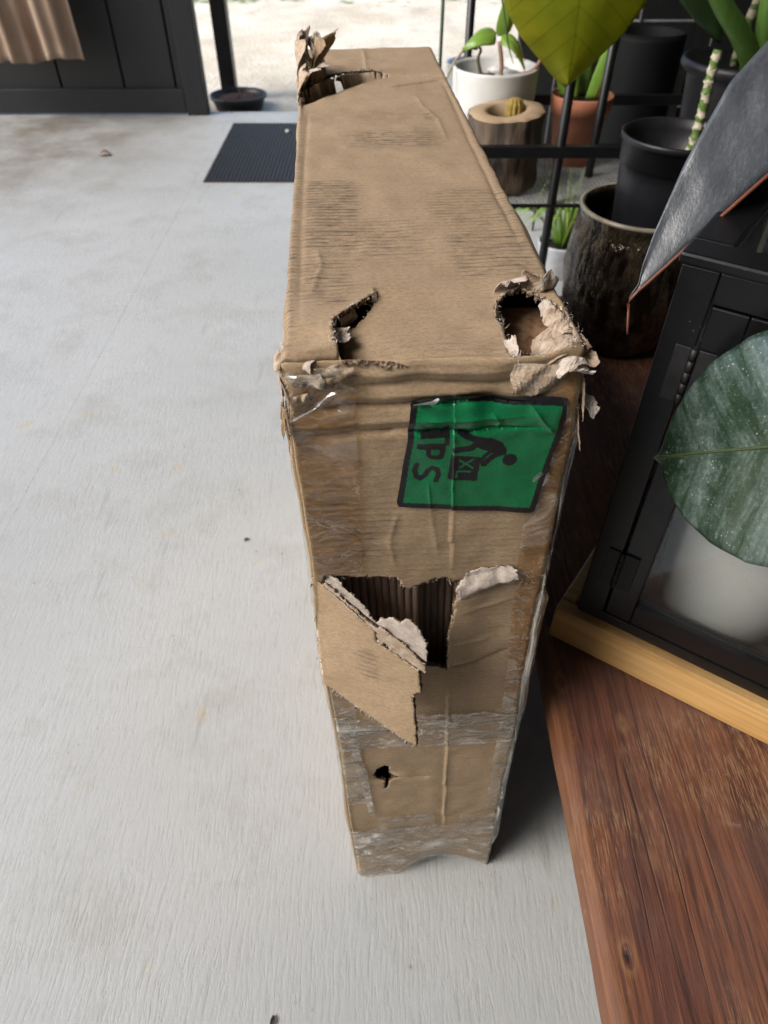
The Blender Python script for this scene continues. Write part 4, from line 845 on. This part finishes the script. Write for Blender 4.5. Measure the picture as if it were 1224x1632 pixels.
def nursery():
    root = empty('potted_cane', (.568, 1.475, .66), 0, 'black plastic nursery pot with a cream banded cane, standing in the bronze pot', 'potted plant')
    lathe('pot', [(.078, 0), (.082, .003), (.097, .20), (.0975, .222), (.101, .224), (.1025, .262), (.107, .264), (.108, .274), (.105, .276), (.101, .274), (.097, .255), (.092, .20), (.02, .195)], M_plast, root, 64)
    lathe('soil', [(.0945, .212), (.07, .218), (.03, .222), (.005, .222)], M_soil, root, 40, disp=lambda V: V + np.c_[np.zeros((len(V), 2)), fbm(V, 60, 8) * .004])
    m = Mat('banded_cane'); o = m.obj(); x, y, z = m.sep(o); zz = m.math('ADD', z, m.math('MULTIPLY', m.noise(o, 48, 3, .7), .034))
    f = m.math('FRACT', m.math('DIVIDE', zz, .022)); n1 = m.noise(o, 70, 3)
    c = m.mix(m.ramp(f, [(.42, 0), (.50, 1), (.93, 1), (1., 0)]), m.mix(n1, (.05, .12, .02), (.16, .24, .05)), m.mix(n1, (.46, .40, .28), (.62, .57, .44)))
    mm = m.set(color=c, rough=.5, normal=m.bump(f, .4, .002))
    pts = []; rad = []
    for k in range(54):
        t = k / 53; pts.append((.026 + .02 * t + .004 * math.sin(t * 5), .0 + .03 * t, .205 + .20 * t)); rad.append(.0092 + .0020 * ((k * 7) % 5 == 0) + .001 * ((k * 3) % 4 == 0) - .001 * t)
    tube('cane', pts, rad, mm, root, 14)
nursery()

# ------------------------------------------------------------------ plant rack and its pots
def rack():
    root = empty('plant_rack', (.25, 1.98, 0), 0, 'black metal plant rack with a wire mesh shelf behind the cardboard box', 'plant rack')
    def bar(n, a, b, r=.011): tube(n, [a, b], r, M_metal, root, 10)
    bar('post', (.216, .02, 0), (.216, .02, 1.25), .0125); bar('post', (.365, .24, 0), (.365, .24, 1.25), .0125); bar('post', (.005, .52, 0), (.005, .52, 1.25), .0125); bar('post', (.98, .52, 0), (.98, .52, 1.25), .0125); bar('post', (.98, .02, 0), (.98, .02, 1.25), .0125); bar('post', (-.03, .02, 0), (-.03, .02, .745), .0125)
    box('guard_rail', (-.03, .008, .728), (.98, .030, .757), M_metal, root, .002)
    box('guard_rail', (-.042, .03, .728), (-.022, .52, .757), M_metal, root, .002)
    box('guard_rail', (-.03, .512, .728), (.98, .532, .757), M_metal, root, .002)
    box('shelf_frame', (-.03, .008, .600), (.98, .016, .609), M_metal, root, .002); box('shelf_frame', (-.03, .514, .592), (.98, .532, .612), M_metal, root, .002)
    box('shelf_frame', (-.042, .0265, .592), (-.024, .5135, .612), M_metal, root, .002); box('shelf_frame', (.97, .0265, .592), (.99, .5135, .612), M_metal, root, .002)
    V = []; F = []
    def wire(a, b, r):
        a, b = np.array(a), np.array(b); d = (b - a) / np.linalg.norm(b - a); u = np.cross(d, [0, 0, 1]); u = u / np.linalg.norm(u); w = np.array([0, 0, 1.]); n0 = len(V)
        for p in (a, b):
            for k in range(4): V.append(p + (u * math.cos(k * math.pi / 2) + w * math.sin(k * math.pi / 2)) * r)
        for k in range(4): F.append((n0 + k, n0 + (k + 1) % 4, n0 + 4 + (k + 1) % 4, n0 + 4 + k))
    x = -.02
    while x < .97: wire((x, .02, .603), (x, .52, .603), .0017); x += .0125
    y = .03
    while y < .515: wire((-.03, y, .6055), (.98, y, .6055), .0017); y += .0125
    o = mesh('wire_mesh', V, F, simple('galvanised_wire', (.42, .42, .41), .45, .2, 20, .1, metal=.2), root); o['kind'] = 'stuff'
rack()
def log_planter():
    root = empty('log_planter', (.335, 2.135, .6075), 0, 'hollowed log planter with bark sides and a small yellow cactus, on the rack', 'planter')
    m = Mat('grey_bark'); o = m.obj(); a = m.noise(m.scale(o, (1, 1, .16)), 34, 5, .7); b = m.noise(m.scale(o, (1, 1, .3)), 9, 4)
    mb = m.set(color=m.mix(m.ramp(b, [(.40, 0), (.58, 1)]), m.mix(a, (.035, .028, .024), (.17, .14, .125)), m.mix(a, (.10, .070, .05), (.24, .18, .13))), rough=.9, normal=m.bump(a, 1., .008), spec=.2)
    m = Mat('cut_log_top'); o = m.obj(); x, y, z = m.sep(o); r = m.math('SQRT', m.math('ADD', m.math('MULTIPLY', x, x), m.math('MULTIPLY', y, y))); rg = m.math('SINE', m.math('MULTIPLY', m.math('ADD', r, m.math('MULTIPLY', m.noise(o, 25, 3), .012)), 900))
    mc = m.set(color=m.mix(m.ramp(m.noise(o, 18, 4), [(.3, 0), (.7, 1)]), m.mix(m.math('MULTIPLY', m.math('ADD', rg, 1.), .25), (.34, .235, .135), (.24, .15, .085)), (.42, .31, .20)), rough=.85)
    def dp(V):
        a = np.arctan2(V[:, 1], V[:, 0]); rr = np.hypot(V[:, 0], V[:, 1]); k = np.clip((rr - .06) / .03, 0, 1); V[:, :2] *= (1 + k * (.05 * np.sin(a * 2 + 1) + .03 * np.sin(a * 5) + .05 * fbm(np.c_[np.cos(a), np.sin(a), V[:, 2] * 2], 5, 3, 3)))[:, None]; V[:, 2] += (V[:, 2] > .1) * .006 * np.sin(a + 1); return V
    lathe('bark', [(.092, 0), (.098, .01)] + [(.1 + .002 * math.sin(k), .01 + .185 * k / 14) for k in range(1, 15)], mb, root, 72, disp=dp, cap=False)
    lathe('cut_face', [(.1, .1955), (.094, .200), (.066, .202), (.052, .200), (.049, .16), (.045, .11), (.01, .105)], mc, root, 72, disp=dp, cap='none')
    lathe('soil', [(.047, .128), (.02, .134), (.004, .134)], M_soil, root, 30)
    mcx = simple('yellow_cactus', (.32, .22, .045), .6, .35, 90, .9, bdist=.006)
    def rb(V):
        a = np.arctan2(V[:, 1], V[:, 0]); V[:, :2] *= (1 + .12 * np.cos(a * 11))[:, None]; return V
    c = lathe('cactus', [(.013, .128), (.020, .145), (.023, .18), (.022, .212), (.014, .226), (.003, .229)], mcx, root, 66, disp=rb); c.location = (.022, .004, 0)
    tube('cactus_stub', [(.042, .0, .15), (.043, .0, .195)], [.010, .007], simple('cactus_offset', (.30, .17, .09), .7), root, 12)
log_planter()
M_lgreen = Mat('light_green_leaf'); _u = M_lgreen.uv(); _n = M_lgreen.noise(_u, 30, 3)
M_lgreen.b.inputs['Transmission Weight'].default_value = 0
M_lgreen = M_lgreen.set(color=M_lgreen.mix(_n, (.13, .26, .035), (.22, .36, .06)), rough=.35, sss=.15, spec=.5)
HEART = [(0, .5), (.04, .78), (.12, .95), (.25, 1.), (.45, .93), (.65, .72), (.82, .42), (.93, .16), (1, .0)]
def white_pot():
    root = empty('potted_vine', (.325, 2.36, .6075), 0, 'white round pot with pale green shoots, beside the log planter on the rack', 'potted plant')
    m = simple('white_stoneware', (.66, .66, .64), .5, .06, 20, .12)
    lathe('pot', [(.095, 0), (.105, .004), (.118, .10), (.124, .25), (.124, .256), (.119, .258), (.114, .25), (.110, .215), (.02, .21)], m, root, 64)
    lathe('soil', [(.1105, .214), (.06, .222), (.004, .224)], M_soil, root, 30, disp=lambda V: V + np.c_[np.zeros((len(V), 2)), fbm(V, 50, 4) * .005])
    st = simple('pink_stem', (.36, .20, .14), .5, .2, 30, .1)
    tube('stem', [(.01, -.02, .21), (.012, -.03, .26), (.0, -.02, .32)], .006, st, root, 10, sub=4)
    tube('stem', [(-.03, .0, .21), (-.055, -.01, .27), (-.05, -.01, .30), (-.08, .0, .315)], [.006, .005, .004, .003], simple('olive_stem', (.22, .20, .10), .5), root, 10, sub=4)
    tube('stem', [(.03, -.06, .22), (.05, -.07, .245), (.10, -.05, .255), (.14, -.01, .30)], [.008, .007, .006, .005], st, root, 10, sub=4)
    tube('runner', [(-.06, -.01, .30), (-.10, -.03, .30), (-.14, -.05, .25), (-.155, -.07, .20)], .0035, simple('olive_runner', (.30, .25, .14), .5), root, 8, sub=4)
    leaf_mesh('leaf', (-.01, -.01, .335), (-.105, -.03, .305), (0, .6, .5), (0, -.7, -.3), .032, M_lgreen, root, HEART, 20, 6, arch=.016, cup=-.012, up=(0, -.3, 1))
    leaf_mesh('leaf', (.005, -.015, .33), (.075, -.055, .265), (.3, .6, .5), (-.1, -.7, -.1), .030, M_lgreen, root, HEART, 20, 6, arch=.02, cup=-.012, up=(0, -.3, 1))
    leaf_mesh('leaf', (.004, -.01, .33), (.012, .01, .42), (-.8, .1, .1), (.8, .1, .1), .018, M_lgreen, root, HEART, 20, 6, arch=.01, up=(0, -1, .2))
    leaf_mesh('leaf', (.012, .0, .33), (.040, .015, .40), (-.6, .4, .1), (.8, .1, .1), .016, M_lgreen, root, HEART, 20, 6, arch=.01, up=(0, -1, .2))
    wl = simple('pale_stones', (.62, .62, .60), .6, .1, 30)
    for k in range(14):
        a = rng.random() * 6.28; r_ = .03 + .07 * rng.random(); s_ = .012 + .012 * rng.random()
        bm = bmesh.new(); bmesh.ops.create_icosphere(bm, subdivisions=2, radius=1)
        for v in bm.verts: v.co = Vector((v.co.x * s_ * 1.3 + abs(r_ * math.cos(a)), v.co.y * s_ + r_ * math.sin(a), v.co.z * s_ * .6 + .226))
        me = bpy.data.meshes.new('pebble'); bm.to_mesh(me); bm.free(); link('pebble', me, wl, root); smoothme(me)
white_pot()
def terracotta():
    root = empty('terracotta_pot', (.588, 2.35, .6075), 0, 'terracotta pot with green stems, between the two black rack posts', 'potted plant')
    m = simple('terracotta_clay', (.42, .16, .085), .8, .2, 18, .3)
    lathe('pot', [(.060, 0), (.064, .004), (.080, .14), (.088, .142), (.093, .185), (.089, .189), (.084, .185), (.081, .17), (.01, .165)], m, root, 56)
    lathe('soil', [(.081, .168), (.04, .174), (.004, .174)], M_soil, root, 30)
    sg = simple('upright_green_leaf', (.06, .12, .025), .45, .4, 20, .1)
    for k, (x, y, dx, dy, h) in enumerate(((-.03, -.02, -.05, .0, .17), (.0, .0, -.02, -.03, .22), (.02, -.03, .03, -.02, .2), (.0, .03, .03, .05, .22), (-.05, .0, -.05, .04, .14), (.03, .02, .06, .01, .18))):
        leaf_mesh('leaf', (x, y, .18), (x + dx, y + dy, .18 + h), (-.8, .3, 0), (.8, -.3, 0), .019, sg if k % 2 else M_lgreen, root, [(0, .8), (.3, 1), (.6, .85), (.85, .45), (1, 0)], 16, 4, arch=.01, cup=-.006, up=(.3, -1, .1), seed=k)
terracotta()
def big_pot():
    root = empty('potted_philodendron', (.955, 2.16, .6075), 0, 'large black pot with thick green stems and a big yellow green hanging leaf', 'potted plant'); o = np.array([.955, 2.16, .6075])
    L_ = lambda *p: tuple(np.array(p) - o)
    lathe('pot', [(.105, 0), (.11, .004), (.138, .27), (.140, .285), (.155, .288), (.162, .300), (.158, .314), (.150, .316), (.142, .306), (.136, .27), (.02, .255)], M_plast, root, 64)
    lathe('soil', [(.136, .262), (.06, .27), (.004, .27)], M_soil, root, 30)
    gs = Mat('green_stem'); q = gs.obj(); n_ = gs.noise(gs.scale(q, (1, 1, .3)), 30, 4); gs = gs.set(color=gs.mix(gs.ramp(n_, [(.3, 0), (.7, 1)]), (.06, .14, .022), (.13, .25, .045)), rough=.38, normal=gs.bump(n_, .1, .002))
    tube('stem', [L_(.955, 2.13, .87), L_(.93, 2.06, .93), L_(.86, 2.02, 1.0), L_(.765, 2.0, 1.09), L_(.66, 1.98, 1.24)], [.030, .028, .024, .021, .017], gs, root, 16, sub=6)
    tube('stem', [L_(.985, 2.13, .87), L_(.955, 2.06, .94), L_(.915, 2.02, 1.03), L_(.905, 2.02, 1.12), L_(.93, 2.03, 1.28)], [.028, .026, .024, .023, .018], gs, root, 16, sub=6)
    tube('stem', [L_(1.02, 2.16, .87), L_(1.01, 2.10, .98), L_(.99, 2.08, 1.12), L_(1.03, 2.08, 1.3)], [.024, .022, .020, .016], gs, root, 16, sub=6)
    sh = simple('dry_sheath', (.42, .32, .21), .8, .2, 40, .4)
    leaf_mesh('sheath', L_(.925, 1.985, 1.00), L_(.965, 1.985, 1.10), (-.8, .2, 0), (.8, .2, 0), .016, sh, root, [(0, .2), (.3, 1), (.7, .8), (1, 0)], 12, 4, arch=.012, up=(0, -1, .2))
    leaf_mesh('sheath', L_(.880, 1.995, 1.085), L_(.93, 2.00, 1.11), (0, .3, -.8), (0, -.3, .8), .014, sh, root, [(0, .2), (.3, 1), (.7, .8), (1, 0)], 12, 4, arch=.012, up=(0, -1, .2))
    m = Mat('yellow_green_leaf'); uv = m.uv(); x, y, _ = m.sep(uv); ax = m.math('ABSOLUTE', x); mt = m.noise(uv, 11, 4, .6)
    c = m.mix(m.ramp(mt, [(.3, 0), (.7, 1)]), (.22, .28, .016), (.38, .41, .022)); ed = m.math('ADD', m.math('MULTIPLY', m.smooth(y, .13, .31), .55), m.math('MULTIPLY', m.smooth(ax, .05, .13), .35)); c = m.mix(m.math('MULTIPLY', ed, m.ramp(mt, [(.25, .3), (.7, 1)])), c, (.50, .42, .03))
    c = m.mix(m.math('MULTIPLY', m.smooth(ax, .003, .001), .5), c, (.06, .10, .012))
    q = m.n('ShaderNodeCombineXYZ'); m.put(q.inputs[0], m.math('ADD', y, m.math('MULTIPLY', ax, -.8))); vv = m.math('SINE', m.math('MULTIPLY', m.math('ADD', y, m.math('MULTIPLY', ax, -.8)), 120)); c = m.mix(m.math('MULTIPLY', m.smooth(vv, .93, 1.), .35), c, (.05, .09, .012))
    m.set(color=c, rough=.42, spec=.4, normal=m.bump(m.math('ADD', mt, m.math('MULTIPLY', vv, .08)), .2, .003))
    tl = m.n('ShaderNodeBsdfTranslucent'); m.put(tl.inputs[0], m.mix(.5, c, (.60, .62, .02))); mx = m.n('ShaderNodeMixShader'); mx.inputs[0].default_value = .6; m.put(mx.inputs[1], m.b.outputs[0]); m.put(mx.inputs[2], tl.outputs[0]); m.put(m.out.inputs[0], mx.outputs[0])
    YL = [(0, .35), (.03, .62), (.10, .85), (.25, 1.), (.42, .98), (.58, .86), (.72, .66), (.84, .40), (.92, .22), (.97, .10), (1, .0)]
    yl = leaf_mesh('leaf', L_(.425, 1.94, 1.235), L_(.437, 1.90, .918), (-1, .05, .05), (1, .0, .12), .178, m.m, root, YL, 48, 14, arch=.025, cup=-.03, wavy=.010, up=(0, -.95, .3), seed=5)
    yl['label'] = 'big yellow green heart shaped leaf'
    tube('petiole', [L_(.66, 1.98, 1.24), L_(.60, 1.97, 1.33), L_(.50, 1.95, 1.33), L_(.427, 1.94, 1.235)], [.014, .010, .008, .006], gs, root, 12, sub=6)
    dk = simple('dark_green_leaf', (.020, .045, .012), .4, .4, 14, .1)
    leaf_mesh('leaf', L_(.70, 2.14, 1.22), L_(.86, 2.12, .965), (-.7, .1, -.3), (.7, .1, .4), .075, dk, root, YL, 28, 8, arch=.02, cup=-.015, up=(0, -1, .3))
    for k, a in enumerate((20, 80, 140, -40)):
        d = np.array([math.cos(R(a)), math.sin(R(a)), .25]); s_ = np.array([-d[1], d[0], 0]); b0 = np.array([.98, 2.05, 1.28]) - o
        leaf_mesh('leaf', b0, b0 + d * .4, s_, -s_, .13, dk, root, YL, 20, 6, arch=.05, seed=40 + k)
    pts_ = [L_(.985 + .05 * k / 20, 2.30, .87 + .5 * k / 20) for k in range(21)]
    cn = Mat('cream_banded_stem'); q = cn.obj(); zz = cn.math('ADD', cn.sep(q)[2], cn.math('MULTIPLY', cn.noise(q, 40, 3), .04)); f = cn.math('FRACT', cn.math('DIVIDE', zz, .03))
    tube('stem', pts_, [.013 + .002 * (k % 2) for k in range(21)], cn.set(color=cn.mix(cn.smooth(f, .45, .55), (.06, .12, .02), (.42, .36, .25)), rough=.6), root, 12)
    for k, (b_, t_) in enumerate((((1.02, 2.3, 1.33), (.80, 2.24, 1.02)), ((1.06, 2.25, 1.35), (1.10, 2.02, 1.08)), ((.9, 2.45, 1.3), (.66, 2.42, 1.08)))):
        leaf_mesh('leaf', L_(*b_), L_(*t_), (-.7, -.2, .5), (.7, .2, -.3), .06, dk, root, YL, 24, 6, arch=.03, cup=-.012, seed=60 + k, up=(0, -1, .4))
    # aerial roots hanging at the left
    for k, (x, y) in enumerate(((.30, 2.2), (.335, 2.22))):
        tube('aerial_root', [L_(.64, 1.99, 1.26), L_(.45, 2.1, 1.32), L_(x, y, 1.15), L_(x + .02, y, .98), L_(x + .05, y + .01, .90)], [.004, .0035, .003, .0025, .001], simple('grey_green_root', (.09, .12, .05), .6), root, 8, sub=5)
big_pot()
def spider():
    root = empty('spider_plant', (.735, 2.86, .001), 0, 'bright green strappy plant in a small white pot on the floor behind the rack', 'potted plant')
    lathe('pot', [(.07, 0), (.075, .004), (.095, .13), (.099, .135), (.095, .139), (.088, .13), (.085, .11), (.01, .11)], simple('small_white_pot', (.6, .62, .66), .5), root, 40)
    lathe('soil', [(.085, .112), (.004, .118)], M_soil, root, 24)
    for k in range(46):
        a = rng.random() * 6.28; r_ = .12 + .16 * rng.random(); h = .16 + .2 * rng.random(); d = np.array([math.cos(a), math.sin(a), 0]); s_ = np.array([-d[1], d[0], 0])
        leaf_mesh('leaf', d * .02 + [0, 0, .11], d * r_ + [0, 0, .11 + h * .5], s_, -s_, .010, M_lgreen, root, [(0, .6), (.3, 1), (.7, .7), (1, 0)], 10, 1, arch=.5 * h, up=(0, 0, 1), seed=k, thick=.0008)
spider()
# green stake and things standing behind
stake = tube('garden_stake', [(.176, 2.56, 0), (.176, 2.56, 1.3)], .0055, simple('green_plastic_stake', (.018, .045, .012), .5), None, 10); tag(stake, 'thin dark green garden stake standing behind the far corner of the box', 'stake')
def crate():
    root = empty('slatted_crate', (1.26, 2.96, .001), R(-4), 'dark slatted crate with weathered grey corner boards, in the shadow behind the big pot', 'crate')
    mg = simple('weathered_grey_wood', (.24, .225, .20), .9, .35, 20, .5, stretch=(3, 3, .4)); md = simple('dark_slat_wood', (.030, .028, .026), .8, .4, 20, .4, stretch=(.5, 3, 3))
    for x in (-.27, .21): box('corner_board', (x, -.20, 0), (x + .06, -.18, .77), mg, root, .003)
    for x in (-.27, .21): box('corner_board', (x, .18, 0), (x + .06, .20, .77), mg, root, .003)
    for k in range(8): box('slat', (-.265, -.179, .02 + k * .092), (.265, -.165, .09 + k * .092), md, root, .003)
    for k in range(8): box('slat', (-.265, .165, .02 + k * .092), (.265, .179, .09 + k * .092), md, root, .003)
    for sx in (-.265, .251):
        for k in range(8): box('slat', (sx, -.164, .02 + k * .092), (sx + .014, .164, .09 + k * .092), md, root, .003)
    box('top_rail', (-.27, -.20, .771), (.27, -.165, .786), mg, root, .003)
crate()
def grid():
    root = empty('wire_grid', (1.0, 3.3, 0), 0, 'black wire grid panel standing behind the slatted crate', 'wire panel')
    mw = simple('grey_wire', (.10, .10, .105), .4, .2, 30, .1)
    for k in range(7): tube('wire', [(-.30 + .30 * k, .0, 0), (-.30 + .30 * k, .0, 2.0)], .0055, mw, root, 8)
    for k in range(7): tube('wire', [(-.30, .009, .22 + .30 * k), (1.5, .009, .22 + .30 * k)], .0045, mw, root, 8)
grid()
bk = box('dark_screen', (.58, 3.55, 0), (1.74, 3.62, 2.3), M_gate, None, .005); tag(bk, 'black timber screen panel behind the wire grid at the back', 'screen')
bin_ = lathe('black_barrel', [(.10, 0), (.11, .01), (.118, .4), (.122, .86), (.118, .88), (.112, .87), (.108, .84), (.02, .835)], simple('matt_black_plastic', (.004, .004, .0045), .7, .3, 20, .1, spec=.2), None, 48); bin_.location = (.88, 2.78, .001); tag(bin_, 'tall black round bin behind the terracotta pot', 'bin')
pail = lathe('grey_pail', [(.13, 0), (.14, .005), (.155, .12), (.158, .125), (.155, .13), (.175, .27), (.18, .275), (.18, .29), (.172, .29), (.165, .27), (.13, .02), (.02, .015)], simple('galvanised_steel', (.42, .43, .45), .4, .15, 12, .2, metal=.6), None, 48); pail.location = (.62, 5.75, -.099); tag(pail, 'grey metal pail standing on the gravel beyond the rack', 'pail')

# ------------------------------------------------------------------ small litter on the floor
def leaf_bit(x, y, l, w, a, c, label, cat='dry leaf', h=.004):
    m = simple('dry_leaf_tone', c, .8, .3, 60, .4); d = np.array([math.cos(R(a)), math.sin(R(a)), 0]); s_ = np.array([-d[1], d[0], .15])
    o = leaf_mesh('dry_leaf' if cat == 'dry leaf' else 'seed_husk', (-d * l / 2) + [0, 0, .001], d * l / 2 + [0, 0, .001], s_, np.array([d[1], -d[0], .15]), w, m, None, OVAL, 12, 3, arch=h, up=(0, 0, 1), thick=.0012)
    o.location = (x, y, .0015); tag(o, label, cat)
leaf_bit(-.176, .235, .018, .0035, 80, (.035, .022, .015), 'tiny dark brown seed husk on the floor near the lower edge', 'seed husk', .003)
leaf_bit(-1.62, 4.37, .07, .022, 20, (.20, .11, .06), 'small curled brown leaf on the stained floor before the gate', h=.02)
leaf_bit(-.60, 4.80, .05, .013, 70, (.50, .48, .42), 'small pale leaf lying on the black mat', h=.014)
leaf_bit(-.365, 1.285, .014, .004, 40, (.05, .045, .04), 'tiny dark speck of leaf on the open floor left of the box', h=.003)
